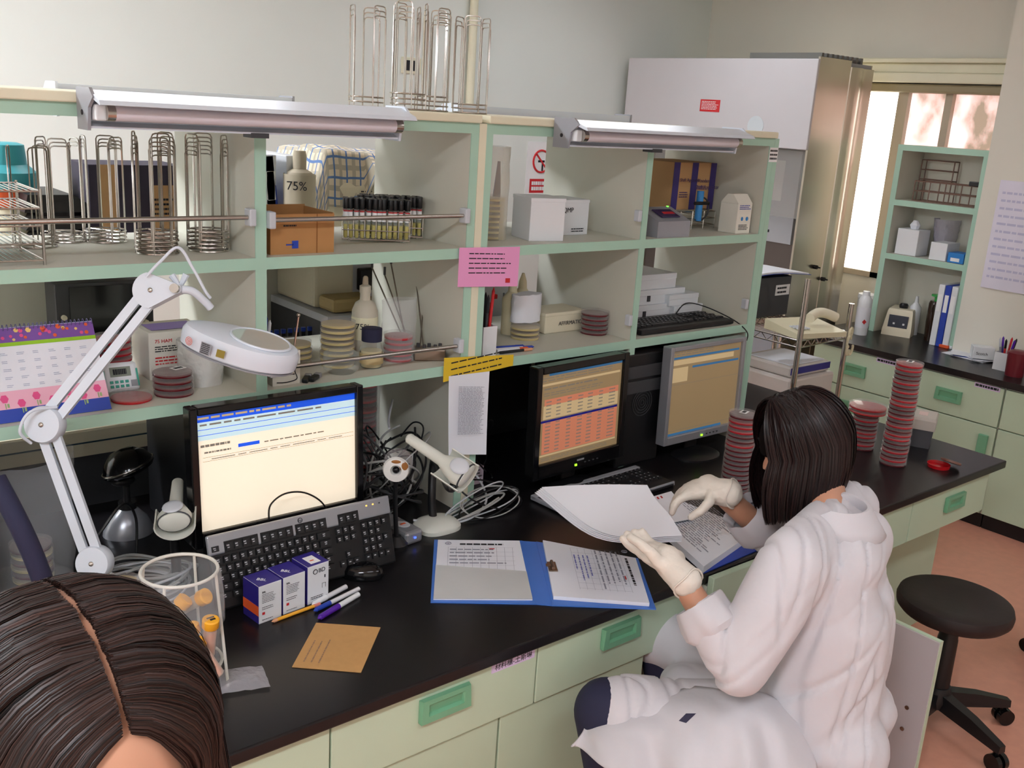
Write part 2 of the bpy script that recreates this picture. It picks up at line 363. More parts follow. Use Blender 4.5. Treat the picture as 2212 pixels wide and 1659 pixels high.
# ---------------------------------------------------------------- shelving units on the bench
YS, DS = .663, .458; YK = YS+DS
ZL, ZM, ZT = 1.0985, 1.4117, 1.742; TH = .027
def shelf_unit(lab, panels, x0, x1, rails=()):
    t = thing('shelf_unit', lab, 'shelves', ((x0+x1)/2, YS, ZB), 0, 'open shelving units on the bench')
    for a, b in panels:
        MB().b2((a, YS+.003, ZB), (b, YK, ZT-.026)).m(1).b2((a, YS, ZB), (b, YS+.003, ZT-.026)).build('upright_panel', [body, edge], t, world=True)
    for (a, _), (b, _2) in zip([(p[1], 0) for p in panels], [(p[0], 0) for p in panels[1:]]):
        for z in (ZL, ZM):
            MB().b2((a, YS+.003, z-TH/2), (b, YK, z+TH/2)).m(1).b2((a, YS, z-TH/2), (b, YS+.003, z+TH/2)).build('shelf_board', [body, edge], t, world=True)
    MB().b2((x0, YS+.003, ZT-.026), (x1, YK, ZT)).m(1).b2((x0, YS, ZT-.026), (x1, YS+.003, ZT)).build('top_board', [body, edge], t, world=True)
    MB().b2((x0, YS-.012, ZT), (x1, YK+.01, ZT+.02), .003).build('cream_board', cream, t, world=True)
    for xa, xb, z, y in rails:
        r = MB().cyl((xa, y, z), (xb, y, z), .0055, n=12).build('guard_rail', chrome, t, True, world=True)
        for x in (xa, xb): MB().box((x, y+.004, z), (.016, .03, .038), .003).build('rail_bracket', lgrey, r, world=True)
    return t
shelf_unit('left mint-edged shelving unit with chrome guard rails', [(-1.84, -1.815), (-1.235, -1.21), (-.6235, -.597), (-.036, -.012)], -1.84, -.012,
           [(-1.2, -.635, ZM+.105, YS-.004), (-.588, -.045, ZM+.098, YS-.004), (-.588, -.045, ZL+.066, YS-.004)])
shelf_unit('right mint-edged shelving unit above the two computers on the right', [(.012, .034), (.622, .646), (1.205, 1.228)], .012, 1.228)
tag(MB().b2((-.0115, YS-.001, ZB), (.0115, YS+.012, ZT-.001)).build('cover_strip', cream), 'cream strip filling the joint between the two shelving units', 'strip')
MB_ = MB().b2((1.2285, YS+.004, ZB), (1.252, YK, ZT-.001)).m(1).b2((1.2285, YS, ZB), (1.252, YS+.004, ZT-.001))
tag(MB_.build('panel', [body, edge]), 'mint and cream end panel closing the right end of the shelves', 'panel')
for (u, v, lab) in ((1603, 655, 'right end of the lower shelf'), (1372, 465, 'middle divider, upper bay'), (1352, 690, 'middle divider, lower bay')):
    p = ony(u, v, YS)
    tag(MB().box((p.x, YS-.012, p.z), (.014, .022, .034), .003).build('rail_bracket', lgrey), 'empty grey rail bracket on the '+lab, 'bracket', 'empty rail brackets')
tag(MB().b2((1.206, YS-.0015, 1.665), (1.25, YS-.0002, 1.712)).m(1).dashes((1.208, YS-.0018, 1.67), (1, 0, 0), (0, 0, 1), .04, .038, 3, 1, .5).build('name_label', [label, ink]), 'small white printed label at the top right corner of the shelves', 'label')

# ---------------------------------------------------------------- fluorescent fixtures on the shelf top
def tube_lamp(x0, x1, y, z, lab, back=False, rz=0):
    L = x1-x0; t = thing('tube_lamp', lab, 'lamp', (x0+L/2, y, z), rz, 'fluorescent tube fixtures on the shelf top')
    s = 1
    prof = [(.045, .062), (-.02, .062), (-.075, .045), (-.082, .037), (-.078, .036), (-.02, .052), (.005, .048), (.012, .004), (-.008, -.004), (-.008, -.008), (.018, -.006), (.045, .02)]
    MB().prism([(a, b) for a, b in prof], (-L/2, L/2), 'X').build('reflector', lampw, t)
    MB().cyl((-L/2+.035, -.032, .022), (L/2-.02, -.032, .022), .015, n=18).m(1).cyl((-L/2+.025, -.032, .022), (-L/2+.04, -.032, .022), .0155, n=18).cyl((L/2-.03, -.032, .022), (L/2-.012, -.032, .022), .0155, n=18).build('tube', [mat('unlit_tube_glass', (224, 218, 226), .15, coat=.5), chrome], t, True)
    for q in (-1, 1):
        e = [(.048, .066), (-.03, .066), (-.05, .05), (-.02, .03), (-.012, -.012), (.048, -.012)]
        MB().prism(e, (q*L/2-.003, q*L/2+.003), 'X').m(1).cyl((q*(L/2+.003), .015, .02), (q*(L/2+.0045), .015, .02), .005).build('end_plate', [grey if q < 0 else lampw, ink], t)
        MB().box((q*(L/2-.016), -.02, .022), (.02, .03, .03), .003).build('socket', white, t)
    MB().b2((-.02, -.01, -.016), (.02, .03, -.006)).build('clip', dgrey, t)
    return t
tube_lamp(-.99, -.30, .60, 1.706, 'large white tube lamp on the left shelving unit, tube unlit')
tube_lamp(.23, .93, .60, 1.703, 'smaller white tube lamp on the right shelving unit, bolt in its end plate')
tube_lamp(-.90, -.30, 1.16, 1.712, 'white tube lamp at the far side of the left shelf top', rz=PI)
tube_lamp(.25, 1.0, 1.16, 1.722, 'white tube lamp behind the shelf top, right of the wire racks', rz=PI)

# ---------------------------------------------------------------- right side: hood, counter, cabinet
XH, HY0, HY1, HX1 = 2.85, 1.65, 2.96, 3.37
t = thing('safety_cabinet', 'tall stainless steel laboratory hood with white front panel', 'hood', ((XH+HX1)/2, (HY0+HY1)/2, 0))
MB().b2((XH+.02, HY0, 0), (XH+.30, HY0+.012, 2.13)).build('side_panel', steel, t, world=True)
pts = [(XH+.31+i*(HX1-XH-.31)/10, HY0-.016*math.sin(i/10*PI*2)*math.sin(i/10*PI)) for i in range(11)]
MB().rings([[(XH+.30, HY0+.012, z)]+[(a, b, z) for a, b in pts]+[(HX1, HY0+.012, z)] for z in (0, .7, 1.4, 2.10)]).build('side_panel', steel, t, True, world=True)
MB().b2((XH+.02, HY1-.012, 0), (HX1, HY1, 2.12)).b2((HX1-.01, HY0+.013, 0), (HX1, HY1-.013, 2.12)).build('shell', steel, t, world=True)
f = MB().b2((XH, HY0-.004, 1.672), (XH+.019, HY1, 2.118), .004).build('fascia_panel', mat('hood_white_panel', (204, 201, 203), .4, noise_=.01), t, world=True)
MB().b2((XH-.001, 2.235, 1.835), (XH-.0002, 2.375, 1.90)).m(1).dashes((XH-.0015, 2.365, 1.845), (0, -1, 0), (0, 0, 1), .12, .048, 6, .8, .4).build('warning_label', [red, label], f, world=True)
MB().b2((XH+.02, HY0+.013, 2.10), (HX1-.011, HY1-.013, 2.12)).build('roof_plate', grey, t, world=True)
g = MB()
for i in range(9): g.b2((XH+.10+i*.045, HY0+.05, 2.121), (XH+.12+i*.045, HY0+.5, 2.155))
g.build('exhaust_filter', mat('filter_grey', (120, 118, 112), .6), t, world=True)
MB().b2((XH+.3, HY0+.013, .78), (XH+.31, HY1-.013, 2.09)).build('inner_panel', mat('hood_inner', (120, 112, 108), .35, .5), t, world=True)
MB().b2((XH+.0, HY0+.013, .74), (XH+.299, HY1-.013, .78)).build('work_surface', steel, t, world=True)
MB().b2((XH+.03, HY0+.013, 0), (XH+.05, HY1-.013, .739)).build('base_panel', grey, t, world=True)
MB().b2((XH+.021, HY0+.013, 1.32), (XH+.025, HY1-.013, 1.67)).build('sash', mat('sash_glass', (180, 178, 172), .08, alpha=.25), t, world=True)
for (u, v) in ((1762, 577), (1778, 603)):
    p = ony(u, v, HY0-.012); MB().cyl((p.x, HY0-.001, p.z), (p.x, HY0-.022, p.z), .011).cyl((p.x, HY0-.022, p.z), (p.x, HY0-.04, p.z), .004).build('valve', [black], t, True, world=True)
MB().b2((XH+.27, 1.85, 1.15), (XH+.298, 2.35, 1.655)).m(1).b2((XH+.269, 1.95, 1.38), (XH+.2705, 2.2, 1.60)).m(2).cyl((XH+.2695, 2.08, 1.25), (XH+.268, 2.08, 1.25), .02).m(3).b2((XH+.268, 2.0, 1.2), (XH+.27, 2.15, 1.215)).build('control_panel', [lgrey, label, skyb, ink], t, world=True)
tag(MB().cyl((XH-.0008, 1.98, 1.775), (XH-.0025, 1.98, 1.775), .052, n=28).build('round_sticker', mat('pale_round_sticker', (206, 214, 218), .4)), 'pale round disc stuck on the white hood panel', 'sticker')

XC, ZC = 2.93, .73
tag(MB().b2((XC, -1.5, ZC-.03), (XW-.32, .935, ZC)).b2((XC, .935, ZC-.03), (XW-.001, 1.60, ZC)).build('worktop', blacktop), 'black worktop of the side counter under the window', 'worktop')
def counter_unit(y0, y1, lab, rows, group='side counter units', px=True):
    t = thing('counter_unit', lab, 'cabinet', (XC+.3, (y0+y1)/2, 0), 0, group)
    MB().b2((XC+.03, y0+.001, .075), (XC+.36, y1-.001, ZC-.031)).build('body', body, t, world=True)
    MB().b2((XC+.05, y0+.001, 0), (XC+.3, y1-.001, .074)).build('toe_kick', mat('black_kick', (18, 12, 14), .6), t, world=True)
    for z0, z1, kind in rows:
        n = 'drawer_front' if kind == 'd' else 'door'
        d = MB().b2((XC+.012, y0+.003, z0), (XC+.0295, y1-.003, z1), .002).build(n, drawerm, t, world=True)
        if kind == 'd': MB_ = pull(MB(), XC+.012, (y0+y1)/2, (z0+z1)/2, .13, .06, 'x').build('pull', pullm, d, world=True); MB_.matrix_parent_inverse = Matrix()
        if kind == 'v': MB_ = MB().box((XC+.004, y0+.05, z1-.1), (.016, .045, .12), .004).build('pull', pullm, d, world=True)
    MB().b2((XC+.011, y0+.02, ZC-.06), (XC+.0119, y0+.14, ZC-.038)).m(1).dashes((XC+.0105, y0+.135, ZC-.056), (0, -1, 0), (0, 0, 1), .11, .014, 1, 1, .8).build('name_tape', [MATS['lilac_tape'], ink], t, world=True)
    return t
counter_unit(.985, 1.49, 'counter drawer unit beside the steel hood', [(.505, .69, 'd'), (.30, .50, 'd'), (.08, .295, 'd')])
counter_unit(.48, .982, 'counter unit with a large drawer behind the tall plate stack', [(.505, .69, 'd'), (.08, .50, 'v')])
counter_unit(-.03, .477, 'counter unit at the right edge with a vertical door pull', [(.505, .69, 'd'), (.08, .50, 'v')])
counter_unit(-.6, -.033, 'counter unit nearest the right edge, mostly out of view', [(.505, .69, 'd'), (.08, .50, 'v')])
# wall cabinet on the counter
CX, CY0, CY1 = 3.35, .94, 1.43
t = thing('wall_shelf', 'mint-edged open shelf cabinet standing on the side counter', 'shelves', (CX, (CY0+CY1)/2, ZC))
for y in (CY0, CY1-.03): MB().b2((CX+.003, y, ZC), (XW-.03, y+.03, 1.73)).m(1).b2((CX, y, ZC), (CX+.003, y+.03, 1.73)).build('side_panel', [body, edge], t, world=True)
for z in (1.148, 1.432, 1.715): MB().b2((CX+.003, CY0+.03, z-.015), (XW-.03, CY1-.03, z+.015)).m(1).b2((CX, CY0+.03, z-.015), (CX+.003, CY1-.03, z+.015)).build('shelf_board', [body, edge], t, world=True)
MB().b2((XW-.045, CY0+.03, ZC), (XW-.03, CY1-.03, 1.70)).build('backing_board', body, t, world=True)
ZLT, ZMT = ZL+TH/2, ZM+TH/2
# ---------------------------------------------------------------- wire plate holders
def holder(h, rr=.045, w=.040, wr=.0017, lab='', grp='', full=True):
    m = MB(); m.ring((0, 0, .002), rr, .0022, 26, 5)
    if full: m.tube([(-rr, 0, .002), (rr, 0, .002)], .0016, 5).tube([(0, -rr, .002), (0, rr, .002)], .0016, 5)
    for k in range(3):
        a = 2*PI*k/3+.5; c, s_ = math.cos(a), math.sin(a); q = math.sqrt(rr*rr-w*w/4)
        P = lambda t, z: (q*c - t*s_, q*s_ + t*c, z)
        m.tube([P(-w/2, .002)]+[P(-w/2, h-.008), P(-w/2+.003, h-.002), P(-w/2+.009, h), P(w/2-.009, h), P(w/2-.003, h-.002), P(w/2, h-.008)]+[P(w/2, .002)], wr, 5)
    return tag(m.build('plate_holder', chrome, None, True), lab, 'wire rack', grp)
def holder_stack(proto, x, y, z, n, step, lab, grp, first=False, rz=0):
    for i in range(n):
        loc = (x+R.uniform(-.002, .002), y+R.uniform(-.002, .002), z+i*step)
        a = rz+R.uniform(-.07, .07)*(i > 0)
        if first and i == 0: proto.location = loc; proto.rotation_euler = (0, 0, a); proto['label'] = lab; proto['group'] = grp
        else: dup(proto, loc, a, lab, grp)
hp = holder(.215, lab='x', grp='y')
holder_stack(hp, -.795, .795, ZMT, 6, .009, 'chrome wire plate holder in the front nested stack of the left bay', 'holders in the front nested stack', True)
holder_stack(hp, -.675, .80, ZMT, 6, .009, 'chrome wire plate holder in the nested stack beside the mint upright', 'holders in the stack beside the upright', rz=.9)
holder_stack(hp, -.845, .99, ZMT, 4, .008, 'chrome wire plate holder in the rear stack before the dark carton', 'holders in the rear nested stack', rz=.5)
holder_stack(hp, -.93, 1.02, ZMT, 3, .008, 'chrome wire plate holder in the rear stack in front of the black trays', 'holders in front of the black trays', rz=1.9)
holder_stack(hp, -1.01, .95, ZMT, 1, .008, 'single chrome wire plate holder beside the tiered wire rack', 'holders by the tiered rack', rz=.2)
ht = holder(.225, .046, .042, .0017, 'x', 'y')
TT = ZT+.0205
for k, (x, y, n, st, rz, d) in enumerate([(-.185, .93, 3, .012, .3, 'leftmost stack'), (-.10, .86, 4, .013, 1.2, 'tall middle stack'), (.0, .90, 4, .012, .1, 'stack right of the middle'), (.085, .84, 3, .011, 1.5, 'rightmost stack')]):
    holder_stack(ht, x, y, TT, n, st, 'chrome wire plate holder on top of the shelves, %s' % d, 'holders on the shelf top, %s' % d, k == 0, rz)
# tiered wire rack at the far left
t = thing('tiered_wire_rack', 'chrome wire rack with five tiers at the left edge of the upper shelf', 'wire rack', (-1.13, .8, ZMT))
m = MB()
for x in (-1.21, -1.055):
    for y in (.70, .88): MB().cyl((x, y, ZMT), (x, y, 1.575), .003, n=6).build('post', chrome, t, True, world=True)
for z in (1.435, 1.468, 1.503, 1.537, 1.57):
    m = MB(); m.tube([(-1.21, .70, z), (-1.055, .70, z), (-1.055, .88, z), (-1.21, .88, z)], .002, 5, closed=True)
    for i in range(14): m.cyl((-1.205+i*.011, .70, z), (-1.205+i*.011, .88, z), .0011, n=4)
    m.build('tier', chrome, t, True, world=True)

# ---------------------------------------------------------------- cartons and boxes
def carton(name, lab, cat, x0, y0, z0, x1, y1, z1, mats, deco=None, rz=0, grp=None, bev=.002, lid=True):
    cx, cy = (x0+x1)/2, (y0+y1)/2; t = thing(name, lab, cat, (cx, cy, z0), rz, grp); a, b, h = (x1-x0)/2, (y1-y0)/2, z1-z0
    m = MB().b2((-a, -b, 0), (a, b, h), bev)
    m.build('carton_body', mats[0], t)
    if lid: MB().b2((-a-.0008, -b-.0008, h*.92 if lid is True else h-lid), (a+.0008, b+.0008, h+.0012), .001).build('lid', mats[0] if len(mats) < 2 else mats[1], t)
    if deco: deco(t, a, b, h)
    return t
def deco_text(lines_, size, m_=None, x=-.8, z=.5, sp=1.2, e=.0012):
    def f(t, a, b, h):
        m = MB()
        for i, s_ in enumerate(lines_): m.text(s_, size, (a*x, -b-e, h*z-i*size*sp))
        m.build('print', m_ or ink, t)
    return f
X = (1, 0, 0); Z = (0, 0, 1); Y = (0, 1, 0)
def purple_carton_deco(txt, boxes=True):
    def f(t, a, b, h):
        m = MB()
        for x0, x1 in ((-a, -a*.72), (a*.72, a)): m.rect((0, -b-.001, 0), X, Z, x0, 0, x1, h)
        m.m(0).rect((0, -b-.001, 0), X, Z, -a*.05-.012, 0, -a*.05+.02, h) if boxes else None
        m.m(1)
        for i, s_ in enumerate(txt): m.text(s_, .019, (a*.08, -b-.0015, h*.72-i*.022))
        m.dashes((a*.08, -b-.0015, h*.42), X, Z, a*.55, h*.1, 3, seed=4)
        m.text(txt[-1], .016, (-a*.68, -b-.0015, h*.6))
        m.dashes((-a*.66, -b-.0015, h*.25), X, Z, a*.4, h*.14, 3, seed=5)
        m.build('print', [purple, mat('purple_ink', (84, 66, 110), .7)], t)
    return f
carton('supply_carton', 'tan and purple carton of wooden applicators on the right upper shelf', 'box', .965, .86, ZMT+.062, 1.185, 1.06, 1.645, [cardlt], purple_carton_deco(['', 'Wooden', 'Shaft Applicator']), lid=False)
t = thing('small_wire_rack', 'small chrome wire rack under the tan and purple carton', 'wire rack', (1.08, .93, ZMT))
m = MB()
for x in (.99, 1.05, 1.11, 1.17):
    for y in (.83, 1.05): m.cyl((x, y, ZMT), (x, y, ZMT+.06), .002, n=5)
for z in (.012, .035, .058):
    m.tube([(.99, .83, ZMT+z), (1.17, .83, ZMT+z), (1.17, 1.05, ZMT+z), (.99, 1.05, ZMT+z)], .0018, 5, closed=True)
    for i in range(9): m.cyl((.995+i*.021, .83, ZMT+z), (.995+i*.021, 1.05, ZMT+z), .001, n=4)
m.build('wire_frame', chrome, t, True, world=True)
carton('supply_carton', 'purple and tan carton on the far bench seen behind the wire plate holders', 'box', -.775, 1.33, 1.361, -.52, 1.5, 1.575, [mat('dark_purple_card', (52, 46, 62), .7)], lambda t, a, b, h: MB().rect((0, -b-.001, 0), X, Z, -a*.8, 0, -a*.45, h).rect((0, -b-.001, 0), X, Z, a*.25, h*.0, a*.8, h*.75).m(1).dashes((a*.3, -b-.002, h*.3), X, Z, a*.45, h*.3, 5, seed=2).build('print', [cardlt, ink], t), lid=False)
# sharps carton and cord, far right of the upper shelf
def gable(t, a, b, h): 
    MB().prism([(-b, h), (b, h), (b*.3, h+.03), (-b*.3, h+.03)], (-a, a), 'X').build('gable_top', mat('carton_white', (230, 228, 216), .6), t)
    m = MB().m(1).dashes((-a*.8, -b-.0012, h*.80), X, Z, a*1.6, h*.17, 3, seed=9)
    m.m(0).ball((-a*.3, -b-.001, h*.5), (.006, .001, .007)).ball((a*.4, -b-.001, h*.5), (.007, .001, .007))
    m.m(2).dashes((-a*.7, -b-.0012, h*.12), X, Z, a*1.4, h*.2, 4, seed=3).build('print', [skyb, blued, ink], t)
carton('dispenser_carton', 'white gable-topped dispenser carton at the right end of the upper shelf', 'box', 1.105, .685, ZMT, 1.18, .76, 1.525, [mat('carton_white', (230, 228, 216), .6)], gable, lid=False)
m = MB(); c0 = V((1.06, .80, ZMT+.07)); m.tube([c0+V((.045*math.cos(a), .01, .04*math.sin(a))) for a in [i*.2-2 for i in range(18)]], .003, 6)
tag(m.build('round_cable', dgrey, None, True), 'short dark curved cable in front of the gable carton', 'cable')
m = MB().cyl((1.055, .81, ZMT+.03), (1.055, .81, ZMT+.13), .012).m(1).cyl((1.02, .80, ZMT+.09), (1.09, .80, ZMT+.09), .006)
tag(m.build('blue_tap_handle', [skyb, black], None, True), 'blue handle with a black stem beside the gable carton', 'handle')
# heating block / reader
t = thing('benchtop_reader', 'grey benchtop reader with a sloped dark display in the right upper bay', 'device', (.79, .75, ZMT))
MB().prism([(-.07, 0), (.07, 0), (.07, .07), (.02, .085), (-.07, .05)], (-.075, .075), 'X').build('housing', grey, t)
bpy_ = MB().at((0, -.03, .070), rx=.375).box((.0, 0, .0), (.085, .05, .003), .001).m(1).box((.01, 0, .002), (.05, .012, .001)).build('display', [mat('reader_panel', (52, 40, 84), .3), red], t)
MB().box((.06, .02, .085), (.006, .006, .004)).build('indicator_light', mat('green_led', (120, 255, 80), .4, emit=2), t)
# white boxes in bay 3
carton('white_box', 'tall plain white box in the right unit upper shelf', 'box', .245, .71, ZMT, .355, .83, 1.545, [white], None, rz=-.25)
carton('white_box', 'squat white box lettered QMP beside the tall white box', 'box', .375, .80, ZMT, .53, .92, 1.53, [white], lambda t, a, b, h: MB().m(0).text('QMP', .02, (-.03, -b-.0012, h*.66)).dashes((a*.1, -b-.0012, h*.08), X, Z, a*.8, .014, 2).build('print', ink, t))
# brown tray with pin icon
t = thing('cardboard_tray', 'open brown cardboard tray printed with a blue pin mark', 'tray', (-.49, .77, ZMT), .0)
m = MB(); a, b, h, w_ = .082, .075, .098, .003
m.b2((-a, -b, 0), (a, -b+w_, h*.94)).b2((-a, b-w_, 0), (a, b, h)).b2((-a, -b+w_, 0), (-a+w_, b-w_, h)).b2((a-w_, -b+w_, 0), (a, b-w_, h*.96)).b2((-a+w_, -b+w_, 0), (a-w_, b-w_, w_))
m.build('tray_body', card, t)
m = MB().m(0).box((-.02, -b-.0006, .022), (.016, .001, .018)).box((-.034, -b-.0006, .022), (.018, .001, .003)).m(1).rect((0, -b-.0004, 0), X, Z, .035, 0, .038, h*.94).m(2).dashes((-.05, -b-.0006, .062), X, Z, .04, .008, 1)
m.build('print', [blued, carddk, ink], t)
# ---------------------------------------------------------------- culture tubes in wire racks
def culture_tube():
    m = MB().lathe([(.001, 0), (.0045, .001), (.006, .005), (.006, .082)], n=12, cap=True)
    t = tag(m.build('culture_tube', glass, None, True), 'x', 'tube', 'y')
    MB().lathe([(.001, .001), (.0042, .002), (.0053, .006), (.0053, .036)], n=10).build('broth', mat('yellow_broth', (206, 190, 90), .2), t, True)
    MB().lathe([(.0067, .076), (.0072, .077), (.0072, .102), (.0066, .103)], n=14).build('cap', black, t, True)
    MB().lathe([(.0061, .046), (.0063, .0462), (.0063, .068), (.0061, .0682)], n=12, cap=False).m(1).lathe([(.0062, .069), (.0064, .0692), (.0064, .0712), (.0062, .0715)], n=12, cap=False).build('label', [label, red], t, True)
    return t
def wire_box(lab, x, y, L, W, H, rz, z=ZMT):
    t = thing('tube_rack', lab, 'rack', (x, y, z), rz, 'wire tube racks')
    m = MB()
    for zz in (.006, .03, H): m.tube([(-L/2, -W/2, zz), (L/2, -W/2, zz), (L/2, W/2, zz), (-L/2, W/2, zz)], .0013, 5, closed=True)
    for i in range(7):
        for y_ in (-W/2, W/2): m.cyl((-L/2+L*i/6, y_, .006), (-L/2+L*i/6, y_, H), .0009, n=4)
        m.cyl((-L/2+L*i/6, -W/2, .006), (-L/2+L*i/6, W/2, .006), .0009, n=4)
    for px in (-L*.4, L*.4):
        for py in (-W/2, W/2): m.tube([(px-.006, py, .006), (px, py, 0.0012), (px+.006, py, .006)], .0012, 4)
    m.build('wire_frame', chrome, t, True); return t
tp = culture_tube(); firstt = True
for x, y, L, W, rz, nx, ny, d in ((-.205, .835, .175, .05, -.52, 12, 3, 'left wire rack'), (-.118, .905, .175, .075, -.52, 12, 5, 'right wire rack')):
    wire_box('chrome wire rack of black-capped tubes, %s' % d, x, y, L, W, .06, rz)
    for i in range(nx):
        for j in range(ny):
            px, py = -L/2+.009+i*(L-.018)/(nx-1), -W/2+.009+j*(W-.018)/(ny-1)
            q = V((x+px*math.cos(rz)-py*math.sin(rz), y+px*math.sin(rz)+py*math.cos(rz), ZMT+.0075)); a = R.uniform(0, 6)
            lab = 'black-capped culture tube with yellow broth standing in the %s' % d
            if firstt: tp.location = q; tp['label'] = lab; tp['group'] = 'tubes in the '+d; firstt = False
            else: dup(tp, q, a, lab, 'tubes in the '+d, rot=(R.uniform(-.04, .04), R.uniform(-.04, .04), a))

# ---------------------------------------------------------------- petri dishes
def petri(agm, clr=None, r=.045, h=.0148):
    m = MB().lathe([(r*.94, 0), (r*.95, .0005), (r*.95, h*.55)], n=30).lathe([(r, h*.35), (r, h-.0004), (r-.001, h)], n=30)
    t = tag(m.build('petri_dish', clr or clear, None, True), 'x', 'petri dish', 'y')
    MB().lathe([(r*.955, .0008), (r*.96, .0066), (r*.95, .0072)], n=30).build('agar', agm, t, True); return t
PD = {}
def dishes(kind, x, y, z, n, lab, grp, step=.0148, lean=(0, 0), top=None, jit=.0015, r=.045):
    mats_ = {'d': agard, 'r': agar, 'b': agarb, 'y': yagar}
    for i in range(n):
        k = kind[i % len(kind)]
        loc = (x+lean[0]*i+R.uniform(-jit, jit), y+lean[1]*i+R.uniform(-jit, jit), z+i*step+.0001*i)
        l_ = top if (top and i == n-1) else lab; g_ = None if (top and i == n-1) else grp
        key = (k, r)
        if key not in PD:
            o = PD[key] = petri(mats_[k], r=r); o.location = loc
            o['label'] = l_; o['group'] = grp
        else:
            o = dup(PD[key], loc, R.uniform(0, 6), l_, grp)
        if g_ is None and 'group' in o: del o['group']
    return z+n*(step+.0001)
def dish_label(o_loc, sz=(.03, .022), lab=''):
    m = MB().box((0, 0, .0003), (sz[0], sz[1], .0006)).m(1)
    for i in range(9): m.box((-sz[0]*.35+i*sz[0]*.085, 0, .0007), (sz[0]*.03*(1+(i*7 % 3)), sz[1]*.5, .0004))
    t = m.build('barcode_sticker', [label, ink]); t.location = o_loc; t.rotation_euler = (0, 0, .3); tag(t, lab, 'sticker')
zz = dishes('drdrddrr', 1.500, .205, ZB, 24, 'red plate in the tall leaning stack near the right end of the bench', 'plates in the tall leaning stack', lean=(.0009, .0005), top='topmost plate with white sticker on the tall leaning stack')
dish_label((1.522, .217, zz+.0002), lab='white sticker on top of the tall leaning plate stack')
zz = dishes('ddddddddddrddrrr', .80, .335, ZB, 17, 'dark red plate in the stack left of the woman\'s head', 'plates left of the woman\'s head', top='topmost plate with barcode sticker left of the woman\'s head')
dish_label((.80, .335, zz+.0002), lab='barcode sticker on the plate stack left of the woman\'s head')
dishes('dddrdd', .905, .285, ZB, 13, 'dark red plate in the shorter stack half hidden by the woman\'s hair', 'plates half hidden by the hair')
zz = dishes('drdrrd', 1.556, .36, ZB, 9, 'red plate in the short stack topped by two wide dishes', 'plates under the wide dishes')
dishes('b', 1.556, .36, zz, 2, 'wide red dish lying on top of the short plate stack', 'two wide red dishes', r=.066)
dishes('ddd', -.79, .74, ZLT, 4, 'dark red plate in the low stack in front of the white carton', 'low stack in front of the carton', top='topmost dark red plate with a label, in front of the white carton')
dish_label((-.78, .735, ZLT+4*.0149+.0002), lab='small label on the low plate stack in front of the white carton')
dishes('b', -.885, .735, ZLT, 1, 'single bright red plate on the lower left shelf in front of the timer', 'single red plate')
dishes('r', -.865, .92, ZLT, 7, 'red plate in the stack behind the timer', 'plates behind the timer')
dishes('dd', .585, .79, ZLT, 5, 'dark red plate in the low stack near the middle divider', 'low stack near the divider')
dishes('y', -.335, .80, ZLT, 8, 'yellow plate in the stack behind the round jar', 'yellow plates behind the jar')
dishes('y', -.42, .87, ZLT, 4, 'yellow plate in the low stack left of the tall yellow one', 'low yellow stack')
dishes('y', .33, .83, ZLT, 3, 'clear yellow plate in the low stack under the wrapped bottles', 'clear yellow plates', r=.045)
dishes('r', -.16, .78, ZLT, 5, 'red plate inside the clear bag on the lower shelf', 'red plates in the clear bag', r=.040)
dishes('y', -1.0, .52, ZB, 7, 'yellow plate in the stack behind the dome sensor', 'yellow plates behind the sensor')
dishes('rdrddrdd', -.175, .93, ZB, 22, 'dark red plate in the bagged stack beside the left monitor', 'plates in the tall bag', jit=.001, r=.042)
# opened plate at the bench end
t = thing('opened_dish', 'small opened red plate with its lid leaning on it, at the bench end', 'petri dish', (1.615, .10, ZB))
MB().lathe([(.036, 0), (.038, .012), (.036, .0121), (.034, .003)], n=28).build('base', agarb, t, True)
MB().at((.03, -.025, .018), ry=.35).lathe([(.034, 0), (.035, .004), (.034, .008)], n=24).build('lid', mat('brown_plate', (120, 88, 76), .35), t, True)

# ---------------------------------------------------------------- bags
def bag(lab, cx, cy, z0, r0, r1, h, seed=1, m_=None, pinch=.5, name='plastic_bag'):
    rg = []; n = 26
    for j in range(12):
        f = j/11; rad = r0+(r1-r0)*f
        rg.append([(cx+(rad*math.cos(2*PI*i/n))*(1+.12*noise.noise(V((i*.9, j*.5, seed)))), cy+(rad*(1-pinch*f)*math.sin(2*PI*i/n))*(1+.15*noise.noise(V((i*.8, j*.6, seed+9)))), z0+h*f+.006*noise.noise(V((i, j, seed)))) for i in range(n)])
    return tag(MB().rings(rg, True, True, False).build(name, m_ or bagm, None, True), lab, 'bag')
bag('crumpled clear bag around the red plates on the lower shelf', -.16, .78, ZLT+.0005, .046, .052, .165, 3)
bag('tall clear plastic sleeve of plates standing on the upper shelf of the right unit', .145, .80, ZMT+.0005, .05, .05, .255, 5, mat('cream_bag_film', (226, 218, 196), .3, alpha=.3, grz=.2, bump=.5, bscale=30), pinch=.1)
bag('clear bag sleeve around the tall plate stack beside the left monitor', -.175, .93, ZB+.0005, .048, .05, .365, 8, pinch=.1)
bag('clear white bag standing at the right end of the lower left bay', -.70, .80, ZLT+.0005, .05, .055, .105, 11, mat('white_bag_film', (228, 228, 224), .18, alpha=.75, bump=.7, bscale=30), pinch=.15)
dishes('y', .145, .80, ZMT+.003, 8, 'cream plate inside the tall clear sleeve on the upper shelf', 'cream plates in the sleeve', r=.042)
